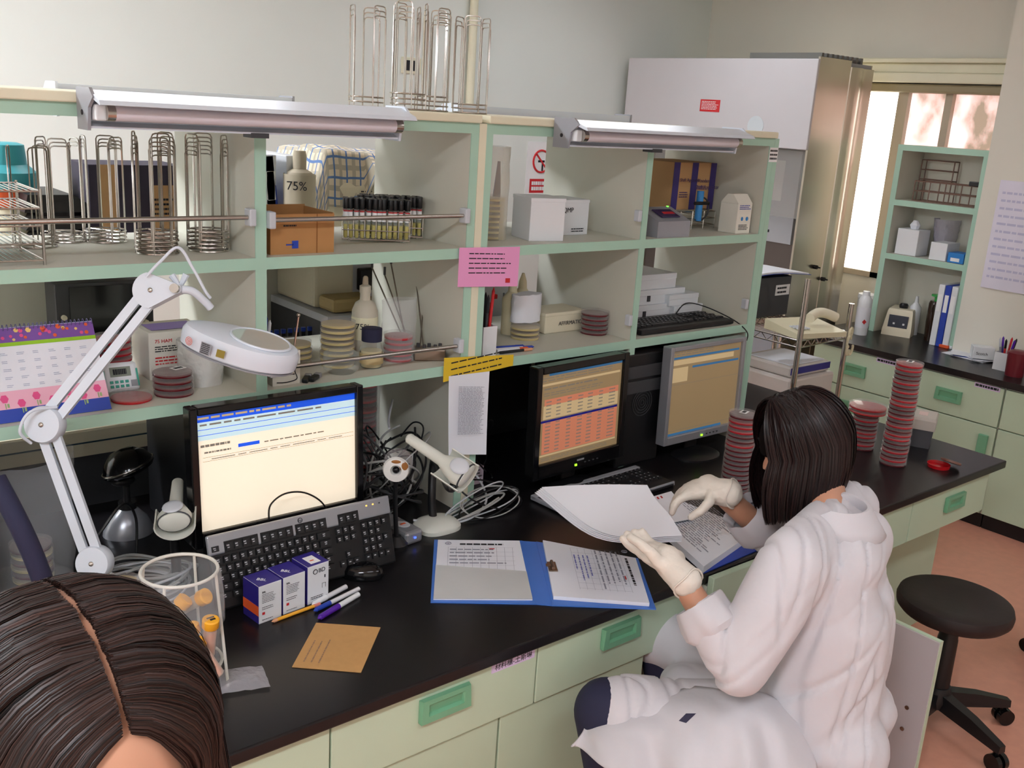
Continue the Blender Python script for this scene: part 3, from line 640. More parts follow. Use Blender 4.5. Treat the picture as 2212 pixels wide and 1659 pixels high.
# ---------------------------------------------------------------- notes and papers on the shelf front
def sheet(name, lab, cat, pts4, m_, deco=None, th=.0004, curl=0):
    """a sheet hung on a vertical face: corners BL, BR, TR, TL"""
    P = [V(p) for p in pts4]; mb = MB(); N = 12; rg = []
    nrm = (P[1]-P[0]).cross(P[3]-P[0]).normalized()
    for j in range(N+1):
        f = j/N; a = P[0].lerp(P[3], f); b = P[1].lerp(P[2], f); row = []
        for i in range(9):
            g = i/8; row.append(a.lerp(b, g) + nrm*curl*((1-f)**2*.6 + (g**2)*(1-f)*.8))
        rg.append(row)
    mb.rings([r+[p+nrm*-th for p in reversed(r)] for r in rg], True, True, True)
    t = mb.build(name, m_, None); tag(t, lab, cat)
    if deco:
        ux = (P[1]-P[0]).normalized(); uy = (P[3]-P[0]).normalized(); o_ = P[0]+nrm*(abs(curl)*1.5*(1 if curl > 0 else 0)+.0006)
        d = MB(); deco(d, o_, ux, uy, (P[1]-P[0]).length, (P[3]-P[0]).length, nrm); d.build('print', [ink, paperd, red, inkb], t)
    return t
def note_deco(d, o, ux, uy, w, h, n):
    d.m(0).dashes(o+ux*w*.16+uy*h*.30, ux, uy, w*.72, h*.62, 5, .75, .22, 3)
    d.m(2).rect(o, ux, uy, w*.78, h*.1, w*.86, h*.22)
sheet('pink_note', 'pink paper note taped across the centre post', 'note', [(-.062, YS-.006, 1.325), (.143, YS-.006, 1.314), (.143, YS-.006, 1.423), (-.062, YS-.006, 1.428)], pink, note_deco)
sheet('yellow_note', 'yellow paper note taped at the lower shelf edge of the centre post', 'note', [(-.095, YS-.006, 1.070), (.145, YS-.006, 1.088), (.145, YS-.006, 1.120), (-.095, YS-.006, 1.137)], yellowp, lambda d, o, ux, uy, w, h, n: d.dashes(o+ux*w*.1+uy*h*.05, ux, uy, w*.75, h*.8, 3, .8, .2, 5))
def print_deco(d, o, ux, uy, w, h, n): d.m(1).dashes(o+ux*w*.15+uy*h*.28+n*.002, ux, uy, w*.72, h*.62, 34, .85, .4, 6)
sheet('notice_sheet', 'long white printed sheet hanging below the yellow note', 'paper', [(-.072, YS-.008, .862), (.052, YS-.008, .845), (.060, YS-.008, 1.082), (-.078, YS-.008, 1.085)], paper, print_deco, curl=.012)

# ---------------------------------------------------------------- monitors
def tone(n, c, e=.6): return mat('screen_'+n, c, .3, emit=e, noise_=.01)
SB, SC, SL, SI, ST, SS, SO, SW, SR = tone('blue', (24, 84, 220)), tone('cream', (246, 232, 208), .52), tone('light_blue', (188, 214, 220)), tone('ink', (110, 104, 96), .6), tone('tan', (148, 126, 92), .38), tone('salmon', (190, 118, 90), .5), tone('teal', (46, 96, 136), .6), tone('pale', (186, 164, 124), .5), tone('navy', (20, 24, 110), .5)
SCR = [SB, SC, SL, SI, ST, SS, SO, SW, SR]
def monitor(lab, x, y, z0, w, h, th, tilt, bez, bmat, base, deco, chin=.03, basez=ZB, led=None):
    t = thing('monitor', lab, 'monitor', (x, y, ZB), th)
    T = lambda m: m.at((0, 0, z0-ZB), rx=-tilt)
    c = T(MB()); W, H = w+2*bez, h+bez+chin
    # frame with an opening, then a domed back
    c.b2((-W/2, -.008, -chin), (-w/2, .03, h+bez), .003).b2((w/2, -.008, -chin), (W/2, .03, h+bez), .003).b2((-w/2, -.008, h), (w/2, .03, h+bez), .003).b2((-w/2, -.008, -chin), (w/2, .03, 0), .003)
    c.b2((-w/2-.002, .004, -.002), (w/2+.002, .032, h+.002)).b2((-W*.4, .03, 0), (W*.4, .05, h*.9), .01)
    c.build('casing', bmat, t)
    s = T(MB()).m(deco[0]).rect((0, .0035, 0), X, Z, -w/2, 0, w/2, h)
    for a in deco[1]:
        s.m(a[0]); x0, y0, x1, y1 = [(-w/2+a[1]*w), h*a[2], (-w/2+a[3]*w), h*a[4]]
        e = .0032-.00015*(a[5] if len(a) > 5 and a[5] is not None else 0)
        if len(a) > 6: s.dashes((x0, e, y0), X, Z, x1-x0, y1-y0, a[6], a[7], a[8], a[9] if len(a) > 9 else 1)
        else: s.rect((0, e, 0), X, Z, x0, y0, x1, y1)
    s.build('screen', SCR, t, fix=False)
    MB().b2((-.03, .035, .02), (.03, .06, z0-ZB+h*.4), .004).build('stand_column', base, t)
    MB().lathe([(.095, 0), (.095, .006), (.08, .014), (.03, .02)], (0, .012, 0), 30, 1, .75).build('stand_base', base, t, True)
    b = T(MB()); 
    for i in range(4): b.box((.02+i*.018, -.009, -chin*.55), (.006, .003, .003))
    b.m(1).box((0, -.0085, -chin*.3), (.03, .001, .005)); b.m(2).box((-.005 if not led else led, -.009, -chin*.6), (.008, .003, .006)); b.build('buttons', [dgrey, grey, mat('led_green', (150, 255, 40), .4, emit=2)], t)
    return t
d1 = [(0, 0, .935, 1, 1, 0), (7, .01, .95, .62, .985, 1, 1, .9, .5, 3), (2, 0, .78, 1, .935, 0), (3, .02, .895, .8, .925, 1, 1, .95, .5, 4), (0, 0, .868, 1, .873, 1), (0, 0, .82, 1, .825, 1), (1, 0, 0, 1, .78, 0),
      (3, .02, .715, .2, .75, 1, 1, .9, .6, 5), (3, .04, .66, .2, .69, 1, 1, .9, .5, 6), (0, .24, .675, .37, .705, 1), (3, .4, .67, .85, .70, 1, 1, .8, .35, 7), (3, .03, .632, .99, .635, 1), (3, .08, .605, .98, .625, 2, 1, .9, .35, 8), (3, .03, .598, .99, .601, 1)]
monitor('black monitor with a cream window and blue title bar, left of the post', -.607, .565, .838, .392, .268, 0, .05, .018, blackg, black, (1, d1), .035)
d2 = [(6, .1, .965, 1, 1, 1), (4, 0, .72, 1, .965, 0), (3, .02, .90, .9, .96, 1, 2, .9, .3, 2), (7, .02, .86, .98, .885, 1), (3, .05, .80, .8, .85, 1, 1, .8, .3, 3), (3, .05, .74, .8, .79, 1, 2, .9, .3, 9), (5, .06, .64, .97, .71, 1), (7, .05, .49, .97, .64, 1), (8, .02, .455, .97, .48, 2), (5, .05, .10, .97, .455, 1), (7, .03, .075, .97, .095, 1), (3, .05, .02, .9, .06, 1, 2, .9, .3, 12)]
for k, (q0, q1) in enumerate([(.08, .14), (.2, .25), (.33, .38), (.46, .52), (.58, .64), (.72, .77), (.85, .93)]): d2.append((3, q0, .11, q1, .70, 3, 15, 1, .35, 20+k))
monitor('black monitor showing a salmon striped table', .382, .605, .797, .350, .270, .06, .03, .022, blackg, black, (4, d2), .045, led=-.02)
d3 = [(6, 0, .90, .98, .925, 1), (3, .02, .935, .6, .99, 1, 2, .9, .35, 2), (7, .02, .83, .9, .89, 1), (6, .30, .775, .98, .80, 1), (7, .02, .63, .24, .80, 1), (6, 0, 0, .8, .025, 1), (3, 0, .6, 1, .603, 1), (3, 0, .05, 1, .053, 1)]
monitor('silver-framed monitor with an almost empty tan window', .947, .605, .785, .350, .285, 0, .03, .016, silver, black, (4, d3), .028)
# computers
def tower(lab, x0, y0, x1, y1, z1, grille=None):
    t = thing('computer_tower', lab, 'computer', ((x0+x1)/2, (y0+y1)/2, ZB))
    MB().b2((x0, y0, ZB), (x1, y1, z1), .006).build('tower_case', black, t, world=True)
    m = MB().b2((x0+.02, y0-.003, z1-.08), (x1-.02, y0+.001, z1-.04), .001).b2((x0+.02, y0-.003, z1-.13), (x1-.02, y0+.001, z1-.09), .001)
    if grille:
        for k in range(5): m.at((grille[0], y0-.002, grille[1]), rx=PI/2).ring((0, 0, 0), .008+.009*k, .0012, 24, 4)
        m.M = Matrix()
    m.build('front_bays', dgrey, t, world=True); return t
tower('black computer tower behind the left monitor', -.735, .72, -.635, 1.09, 1.06)
tower('black computer tower with a round fan grille between the two right monitors', .60, .66, .80, 1.08, 1.065, (.70, .90))
tower('black computer standing at the far right under the shelf', 1.0, .80, 1.19, 1.09, 1.05)
tag(MB().b2((.06, 1.124, ZB), (1.2, 1.137, 1.08)).build('dark_board', mat('dark_board', (20, 19, 20), .7)), 'dark board closing the back under the right shelving unit', 'board')

# ---------------------------------------------------------------- keyboards
def keyboard(lab, T, style, keys_individual=True):
    """T: matrix of the keyboard plane, x right, y away from user, z up; size .457 x .17"""
    loc = T.to_translation(); t = thing('keyboard', lab, 'keyboard', loc); inv = t.matrix_basis.inverted()
    def bd(mb, n, m_, p=t, sm_=False):
        return mb.build(n, m_, p, sm_)
    W, D = .457, .165; t.rotation_euler = T.to_euler()
    mb = MB().box((0, 0, .008), (W, D, .016), .005)
    bd(mb, 'keyboard_body', black)
    if style == 'hp':
        mb = MB().box((0, D/2-.021, .0125), (W+.004, .044, .012), .004); bd(mb, 'silver_strip', silver)
        mb = MB().m(1).ring((-.01, D/2-.010, .0188), .0055, .0009, 16, 4).m(1).text('hp', .009, (-.0145, D/2-.013, .0188), rx=0)
        for i, q in enumerate((.165, .183, .201)): mb.m(2 if i < 2 else 1).box((q, D/2-.012, .0188), (.004, .003, .001))
        bd(mb, 'markings', [ink, dgrey, mat('led_orange', (255, 180, 80), .4, emit=2)])
        mb = MB()
        for x0 in (-.17, -.085, 0): mb.box((x0+.015, D/2-.0295, .0180), (.080, .025, .002), .001)
        mb.box((.113, D/2-.0295, .0180), (.056, .025, .002), .001); bd(mb, 'key_wells', black)
        base_y = D/2-.044
    elif style == 'silver':
        mb = MB().box((0, D/2-.012, .0125), (W, .022, .012), .003).box((0, -D/2+.003, .01), (W, .006, .014), .002).box((-W/2+.003, 0, .01), (.006, D, .014), .002); bd(mb, 'silver_strip', grey)
        base_y = D/2-.026
    else: base_y = D/2-.03
    K = []
    u = .0186
    fy = D/2-.0295 if style == 'hp' else D/2-.02
    if style == 'hp':
        for g, x0 in ((0, -.17), (1, -.085), (2, 0)):
            for i in range(4): K.append((x0-.0145+i*.0195+.0, fy, .0165, .0185))
        for i in range(3): K.append((.095+i*.018, fy, .0155, .0185))
        K.append((-.215, fy, .018, .014))
    for r_ in range(5):
        y = base_y-.012-r_*u*1.04
        if r_ == 4: rowk = [(1.4, ), (1.2, ), (1.2, ), (6, ), (1.2, ), (1.2, ), (1.4, )]
        else: rowk = [(1+.25*r_,)]+[(1,)]*12+[(2-.25*r_-(.0 if r_ else 0),)]
        x = -W/2+.008; tot = sum(a[0] for a in rowk); sc_ = .282/(tot*u)
        for (q,) in rowk: K.append((x+q*u*sc_/2, y, q*u*sc_-.0025, u-.0025)); x += q*u*sc_
        if r_ < 2:
            for i in range(3): K.append((.083+i*u, y, u-.0025, u-.0025))
        if r_ == 3: K.append((.083+u, y, u-.0025, u-.0025))
        if r_ == 4:
            for i in range(3): K.append((.083+i*u, y, u-.0025, u-.0025))
        for i in range(4):
            if not (i == 3 and r_ % 2 == 1): K.append((.151+i*u, y, u-.0025, u-.0025))
    cache = {}
    if keys_individual:
        for (x, y, kw, kd) in K[:100]:
            key = (round(kw, 4), round(kd, 4))
            if key not in cache:
                m = MB().rings([[(-kw/2, -kd/2, 0), (kw/2, -kd/2, 0), (kw/2, kd/2, 0), (-kw/2, kd/2, 0)], [(-kw/2+.0015, -kd/2+.0012, .006), (kw/2-.0015, -kd/2+.0012, .006), (kw/2-.0015, kd/2-.0015, .006), (-kw/2+.0015, kd/2-.0015, .006)]])
                m.m(1).box((-kw*.15 if kw < .03 else 0, kd*.15, .0062), (min(kw*.4, .006), kd*.14, .0003)).box((-kw*.1 if kw < .03 else 0, -kd*.12, .0062), (min(kw*.3, .005), kd*.12, .0003))
                o = m.build('key', [mat('key_black', (30, 30, 32), .45), mat('key_legend', (185, 185, 190), .6)], t); cache[key] = o.data; o.location = (x, y, .0155)
            else:
                o = bpy.data.objects.new('key', cache[key]); COL.objects.link(o); o.parent = t; o.location = (x, y, .0155)
        K = K[100:]
    if K:
        m = MB()
        for (x, y, kw, kd) in K:
            m.m(0).rings([[(x-kw/2, y-kd/2, .0155), (x+kw/2, y-kd/2, .0155), (x+kw/2, y+kd/2, .0155), (x-kw/2, y+kd/2, .0155)], [(x-kw/2+.0015, y-kd/2+.0012, .0215), (x+kw/2-.0015, y-kd/2+.0012, .0215), (x+kw/2-.0015, y+kd/2-.0015, .0215), (x-kw/2+.0015, y+kd/2-.0015, .0215)]])
            m.m(1).box((x-.001, y+.001, .0217), (min(kw*.4, .005), kd*.14, .0003))
        o = m.build('keys', [MATS.get('key_black') or mat('key_black', (30, 30, 32), .45), MATS.get('key_legend') or mat('key_legend', (185, 185, 190), .6)], t); o['kind'] = 'stuff'
    return t
def frame(o, x, y):
    x = V(x).normalized(); y = V(y); y = (y-x*x.dot(y)).normalized(); z = x.cross(y); M = Matrix((x, y, z)).transposed().to_4x4(); M.translation = V(o); return M
keyboard('silver and black keyboard leaning upright against the left monitor', frame((-.588, .493, .772), (1, 0, 0), (-.03, .05, .155)), 'hp')
tag(MB().tube(sm([(-.66, .528, .85), (-.655, .53, .885), (-.62, .53, .905), (-.57, .532, .897), (-.52, .54, .86), (-.48, .565, .80)], 6), .0022).build('keyboard_cable', cableb, None, True), 'black cable looping over the top of the leaning keyboard', 'cable')
keyboard('black keyboard with silver border lying under the white papers', frame((.425, .525, ZB+.001), (.955, .04, 0), (.0, 1, 0)), 'silver', False)
keyboard('plain black keyboard lying across the right lower shelf', frame((.925, .765, ZLT+.002), (1, -.015, 0), (0, 1, .0)), 'plain', False)
tag(MB().tube(sm([(1.02, .83, ZLT+.02), (1.08, .84, ZLT+.05), (1.14, .80, ZLT+.04), (1.175, .70, ZLT+.01), (1.178, .64, ZLT-.02), (1.178, .636, ZLT-.05)], 6), .0022).build('keyboard_cable', cableb, None, True), 'black cable curling off the keyboard on the right lower shelf', 'cable')

# ---------------------------------------------------------------- lower shelf, left bays
t = thing('desk_calendar', 'desk calendar with purple floral header and pink tulip border', 'calendar', (-1.06, .72, ZLT))
def cal(m):
    return m
A, B_, Cc, D_ = V((-1.19, .685, ZLT+.001)), V((-.945, .685, ZLT+.001)), V((-.955, .755, 1.292)), V((-1.20, .755, 1.292))
ux = (B_-A).normalized(); uy = (D_-A).normalized(); W_ = (B_-A).length; H_ = (D_-A).length; nn = ux.cross(uy).normalized()
MB().rings([[A, B_, B_-nn*.002, A-nn*.002], [D_, Cc, Cc-nn*.002, D_-nn*.002]]).build('page_block', paper, t, world=True)
MB().poly([A+V((0, .13, 0)), B_+V((0, .13, 0)), Cc, D_]).poly([A+V((0, .133, 0)), B_+V((0, .133, 0)), Cc+V((0, .003, 0)), D_+V((0, .003, 0))]).build('calendar_leaf', blued, t, world=True)
m = MB(); o_ = A+nn*.0006
m.m(0).rect(o_, ux, uy, 0, 0, W_, H_*.14).m(1).rect(o_, ux, uy, 0, H_*.14, W_, H_*.33).m(2).rect(o_, ux, uy, 0, H_*.84, W_, H_*.995).m(3).rect(o_, ux, uy, 0, H_*.80, W_, H_*.84)
o_ = A+nn*.0012
for i in range(8): 
    x = .015+i*.03; y = H_*(.19 + .06*(i % 2)); m.m(4); q = [(x+.008*math.cos(a), y+.009*math.sin(a)) for a in [k*PI/3 for k in range(6)]]; m.poly([o_+ux*a+uy*b for a, b in q]); m.m(5).rect(o_, ux, uy, x-.001, y-.02, x+.001, y-.009).m(5).rect(o_, ux, uy, x+.003, y-.018, x+.007, y-.010)
for i in range(26):
    x, y = R.uniform(.01, W_-.01), H_*R.uniform(.86, .98); m.m(R.choice([6, 7, 4])); s_ = R.uniform(.003, .006); m.poly([o_+ux*(x+s_*math.cos(a))+uy*(y+s_*math.sin(a)) for a in [k*PI/3 for k in range(6)]])
m.m(8)
for r_ in range(5):
    for c_ in range(7): x = W_*(.10+c_*.125); y = H_*(.70-r_*.085); m.dashes(o_+ux*x+uy*y, ux, uy, W_*.06, H_*.035, 2, .6, .3, r_*7+c_)
m.build('page_print', [blued, mat('cal_pink', (238, 180, 200), .7), mat('cal_purple', (124, 82, 160), .7), mat('cal_lime', (150, 200, 40), .7), mat('cal_rose', (225, 84, 140), .7), mat('cal_leaf', (150, 178, 120), .7), orange, mat('cal_yellow', (236, 200, 120), .7), mat('cal_text', (150, 160, 190), .8)], t, fix=False, world=True)
m = MB()
for i in range(30): m.at((-1.195+i*.0082, .755, 1.292), ry=PI/2).ring((0, 0, 0), .006, .0008, 10, 4)
m.build('spiral_binding', mat('spiral', (110, 104, 150), .4), t, True, world=True)
t = thing('lab_timer', 'white digital timer with green keys beside the calendar', 'timer', (-.887, .79, ZLT), -.05)
T = lambda: MB().at((0, 0, .003), rx=-.45)
T().box((0, 0, .034), (.078, .018, .068), .008).build('timer_case', white, t)
T().box((0, -.0095, .045), (.045, .001, .022)).m(1).dashes((-.016, -.0103, .038), X, Z, .03, .014, 1, 1, .9).build('display', [mat('lcd', (120, 128, 112), .3), ink], t)
m = T()
for i in range(4):
    for j in range(2): m.m(0).box((-.022+i*.011, -.010, .012+j*.01), (.007, .003, .006))
m.m(1).box((.027, -.010, .017), (.014, .003, .014)).m(0).box((-.036, -.0085, .03), (.004, .002, .04)).box((.036, -.0085, .03), (.004, .002, .04)); m.build('keys', [mat('teal_key', (60, 160, 140), .5), grey], t)
def drug_deco(t, a, b, h):
    m = MB().m(2).text('75 HAM', .012, (-a*.8, -b-.0012, h*.78)).m(0).dashes((-a*.8, -b-.0012, h*.58), X, Z, a*1.4, h*.14, 3, seed=1).m(2).dashes((-a*.8, -b-.0012, h*.3), X, Z, a*1.5, h*.2, 3, seed=2).m(0).dashes((-a*.7, -b-.0012, h*.04), X, Z, a*1.2, h*.1, 2, 1, .8, seed=4)
    m.m(3).rect((0, 0, h+.0016), X, Y, -a*.8, -b*.7, a*.8, b*.5); m.build('print', [ink, skyb, red, mat('lilac_lid', (150, 130, 190), .6)], t)
carton('reagent_box', 'white reagent box with red print behind the dark plates', 'box', -.80, .86, ZLT, -.66, .98, ZLT+.115, [mat('offwhite_card', (222, 218, 206), .7)], drug_deco, lid=False)
def cup_of(name, lab, x, y, z, r, h, m_, pens, deco=None, sq=False):
    t = thing(name, lab, 'pen cup', (x, y, z))
    if sq:
        m = MB(); w_ = .0015; m.b2((-r, -r, 0), (r, -r+w_, h)).b2((-r, r-w_, 0), (r, r, h)).b2((-r, -r+w_, 0), (-r+w_, r-w_, h)).b2((r-w_, -r+w_, 0), (r, r-w_, h)).b2((-r+w_, -r+w_, 0), (r-w_, r-w_, w_)); m.build('cup', m_, t)
    else: MB().rings([[(q*math.cos(2*PI*i/24), q*math.sin(2*PI*i/24), zz_) for i in range(24)] for q, zz_ in ((r*.92, 0), (r, h), (r-.0015, h), (r*.92-.0015, .002))]).build('cup', m_, t, True)
    if deco: deco(t, r, r, h)
    return t
def pen(name, lab, p0, p1, r, mats_, grp=None, capf=.3, cat='pen', tip=True):
    """p0 tail, p1 tip"""
    p0, p1 = V(p0), V(p1); L = (p1-p0).length; t = thing(name, lab, cat, p0, 0, grp)
    t.rotation_mode = 'QUATERNION'; t.rotation_quaternion = (p1-p0).to_track_quat('Z', 'Y')
    MB().cyl((0, 0, 0), (0, 0, L*(1-capf)), r, n=10).build('barrel', mats_[0], t, True)
    MB().cyl((0, 0, L*(1-capf)), (0, 0, L*.95), r*1.12, r*1.05, n=10).cyl((0, 0, L*.95), (0, 0, L), r*.9, r*.25, n=10).build('cap', mats_[1], t, True)
    return t
cup_of('drawing_cup', 'square white cup with an ink drawing, at the front of the lower shelf', -.535, .725, ZLT, .036, .082, mat('cup_white', (224, 220, 208), .5), None,
       lambda t, a, b, h: MB().dashes((-a*.7, -b-.0008, h*.25), X, Z, a*1.3, h*.5, 5, .9, .3, 5).m(0).tube(sm([(a*.6, -b-.001, h*.85), (a*.8, -b-.001, h*.6), (a*.6, -b-.001, h*.4), (a*.75, -b-.001, h*.15), (0, -b-.001, h*.08), (-a*.7, -b-.001, h*.1)], 6), .0012, 4).build('drawing', ink, t), sq=True)
cup_of('pen_cup', 'dark pen cup crowded with pens behind the magnifier lamp', -.555, .80, ZLT, .034, .095, dgrey, None)
pcs = [(red, red, 'red'), (blued, blued, 'blue'), (black, ink, 'black'), (mat('pen_brown', (110, 70, 60), .5), black, 'brown'), (navy, blued, 'navy'), (mat('pen_pink', (180, 60, 110), .5), white, 'pink')]
for i in range(12):
    a = i*2.4; r0 = .012+.010*((i*7) % 3)/2; m0, m1, cn = pcs[i % 6]
    b0 = V((-.555+r0*.6*math.cos(a), .80+r0*.6*math.sin(a), ZLT+.004)); b1 = b0+V((.016*math.cos(a), .016*math.sin(a), .12+.03*((i*5) % 3)/2))
    pen('pen', '%s pen standing in the dark cup behind the magnifier lamp' % cn, b0, b1, .0042, (m0, m1), 'pens in the dark cup')
p0 = V((-.583, .775, ZLT+.09)); pen('pencil', 'thick red pencil pointing up from the pens by the mint upright', (-.578, .79, ZLT+.05), (-.585, .775, ZLT+.185), .007, (red, mat('wood_tip', (220, 160, 120), .6)), None, .2, 'pencil')
for i, (dx, lab) in enumerate(((0, 'pair of black memory sticks, left one, at the shelf front'), (.022, 'pair of black memory sticks, right one, at the shelf front'))):
    t = thing('memory_stick', lab, 'memory stick', (-.475+dx, .70, ZLT), .9-i*.2); MB().box((0, 0, .006), (.055, .016, .011), .003).m(1).box((.018, 0, .0065), (.018, .0168, .0118), .002).build('stick_body', [black, grey], t)
tag(MB().cyl((-.505, .73, ZLT), (-.49, .715, ZLT+.16), .0025, n=6).m(0).ball((-.49, .715, ZLT+.162), .005).build('metal_rod', chrome, None, True), 'thin metal rod leaning beside the drawing cup', 'rod')
# bottles
def bottle(name, lab, x, y, z, prof, m_, capp=None, capm=None, lab_rng=None, labm=None, txt=None, tsize=.02, cat='bottle', trot=0, liquid=None):
    t = thing(name, lab, cat, (x, y, z)); MB().lathe(prof, n=26).build('bottle_body', m_, t, True)
    if capp: MB().lathe(capp, n=20).build('cap', capm, t, True)
    if lab_rng:
        r, z0, z1 = lab_rng; MB().lathe([(r, z0), (r+.0006, z0+.0002), (r+.0006, z1-.0002), (r, z1)], n=26, cap=False).build('bottle_label', labm or label, t, True)
    if txt: MB().text(txt, tsize, (math.sin(trot)*(lab_rng[0]+.001), -math.cos(trot)*(lab_rng[0]+.001), (lab_rng[1]+lab_rng[2])/2), rz=trot, align='CENTER').build('lettering', ink, t)
    if liquid: MB().lathe(liquid[0], n=22).build('liquid', liquid[1], t, True)
    return t
frost = mat('frosted_plastic', (214, 208, 188), .35, alpha=.75)
bottle('squeeze_bottle', 'frosted squeeze bottle labelled 75% behind the blue-collared jar', -.245, .815, ZLT, [(.032, 0), (.034, .004), (.034, .135), (.026, .155), (.014, .163), (.013, .185)], frost, [(.015, .182), (.015, .2), (.008, .204), (.007, .222), (.004, .226)], frost, (.0345, .06, .12), mat('label_pale', (232, 228, 196), .6), '75%', .022, trot=-.7)
bottle('glass_jar', 'round glass jar with a dark blue collar on the lower shelf', -.265, .745, ZLT, [(.026, 0), (.03, .004), (.03, .05), (.024, .066), (.024, .075)], glass, [(.0265, .07), (.0265, .103), (.024, .104)], navy, (.0305, .012, .04), mat('jar_label', (196, 176, 130), .6), cat='jar', liquid=([(.0265, .003), (.027, .045)], mat('straw_liquid', (214, 200, 150), .2)))
bottle('round_jar', 'wide clear round jar lying among the yellow plates', -.36, .735, ZLT, [(.034, 0), (.045, .01), (.047, .03), (.044, .05), (.03, .058)], glass, cat='jar')
t = thing('loop_block', 'metal block holding wire inoculating loops at the right end of the bay', 'stand', (-.082, .745, ZLT), -.5)
MB().box((0, 0, .016), (.085, .05, .032), .003).build('block', mat('worn_metal', (140, 124, 110), .35, .7), t)
m = MB()
for i in range(5): m.cyl((-.03+i*.015, (-1)**i*.008, .032), (-.03+i*.015, (-1)**i*.008, .042), .005, n=10)
m.build('ferrule', dgrey, t, True)
for i, (bx, by, tx, ty, hz) in enumerate([(-.105, .80, -.155, .93, .225), (-.10, .82, -.10, .92, .235), (-.09, .81, -.12, .92, .205), (-.06, .80, -.03, .90, .20), (-.075, .80, -.02, .87, .13)]):
    t = thing('inoculating_loop', 'thin wire inoculating loop leaning in the corner behind the bagged red plates', 'tool', (bx, by, ZLT), 0, 'leaning inoculating loops')
    MB().cyl((bx, by, ZLT+.002), (tx, ty, ZLT+hz), .0022, n=6).m(0).build('rod', mat('loop_steel', (120, 112, 100), .4, .8), t, True, world=True)
    q = V((tx, ty, ZLT+hz)); MB().cyl(q, q+V((0, 0, .022)), .0035, n=8).build('tip_holder', dgrey, t, True, world=True)
# right unit lower shelf
cup_of('pen_cup', 'white pen cup of red and black pens beside the centre post', .088, .72, ZLT, .024, .085, white, None, sq=True)
for i in range(6):
    a = i*1.05; m0, m1, cn = [(red, red, 'red'), (black, ink, 'black'), (red, black, 'red'), (MATS['pen_pink'], white, 'pink'), (dgrey, ink, 'grey'), (red, red, 'red')][i]
    b0 = V((.088+.008*math.cos(a), .72+.008*math.sin(a), ZLT+.004)); pen('pen', '%s pen standing in the white cup by the centre post' % cn, b0, b0+V((.010*math.cos(a), .012*math.sin(a), .15+.02*(i % 3))), .004, (m0, m1), 'pens in the white cup')
for i, (x, y, dx, dy, ms, cn) in enumerate([(.13, .70, .12, .045, (black, mat('wood_tip', (220, 160, 120), .6)), 'black pencil'), (.135, .72, .11, .04, (white, orange), 'white and orange pen'), (.14, .735, .13, .03, (mat('clear_pen', (220, 220, 224), .2), blued), 'white pen with blue cap'), (.15, .755, .1, .03, (blued, blued), 'blue pen')]):
    pen('pen', cn+' lying on the lower shelf beside the white cup', (x, y, ZLT+.005), (x+dx, y+dy-.05, ZLT+.005), .0042, ms)
for i, (x, y) in enumerate([(.33, .90), (.395, .93)]): bottle('dropper_bottle', 'cream bottle with a pointed tip wrapped in white tissue, %s of two' % ('left', 'right')[i], x, y, ZLT, [(.03, 0), (.03, .11), (.012, .135)], mat('cream_bottle', (224, 214, 180), .4), [(.014, .132), (.012, .155), (.004, .18)], MATS['cream_bottle'])
m = MB(); rg = []
for j in range(8): rg.append([(.355+.055*math.cos(2*PI*i/28)*(1+.08*noise.noise(V((i*.7, j, 2)))), .86+.028*math.sin(2*PI*i/28), ZLT+.045+.085*j/7+.006*noise.noise(V((i*.5, j, 5)))) for i in range(28)])
t = tag(m.rings(rg).build('tissue_wrap', paper, None, True), 'white tissue with pale blue print around the cream bottles', 'tissue')
tag(MB().b2((.42, .84, ZLT), (.59, .95, ZLT+.065), .004).m(1).b2((.418, .838, ZLT+.055), (.592, .952, ZLT+.066), .002).m(2).text('AFFIRMATIC', .018, (.475, .8375, ZLT+.024)).build('plastic_tray', [beiged, beiged, dgrey]), 'cream lidded tray with grey lettering behind the dark plates', 'tray')
# white boxes, right bay
for i, (x0, y0, x1, y1, z0, z1, lab) in enumerate([(.83, .86, 1.09, 1.06, 0, .05, 'lowest, with a black clasp'), (.86, .87, 1.10, 1.05, .051, .10, 'middle, with a black clasp'), (.80, .88, 1.06, 1.06, .101, .152, 'topmost, with a black clasp')]):
    carton('slide_box', 'white slide box in the stack behind the shelf keyboard, '+lab, 'box', x0, y0, ZLT+z0, x1, y1, ZLT+z1, [white], lambda t, a, b, h: MB().box((-a*.55, -b-.002, h*.45), (.014, .004, .02), .001).build('clasp', dgrey, t), lid=.018)
for i, (x0, y0, x1, y1, z0, z1, lab) in enumerate([(1.02, .78, 1.17, .86, .036, .076, 'lower'), (1.00, .79, 1.155, .87, .077, .115, 'upper')]):
    carton('slide_box', 'white lidded box at the right front of the box stack, '+lab, 'box', x0, y0+.06, ZLT+z0-.035 if i == 0 else ZLT+z0-.035, x1, y1+.06, ZLT+z1-.035, [white], None, lid=.016)

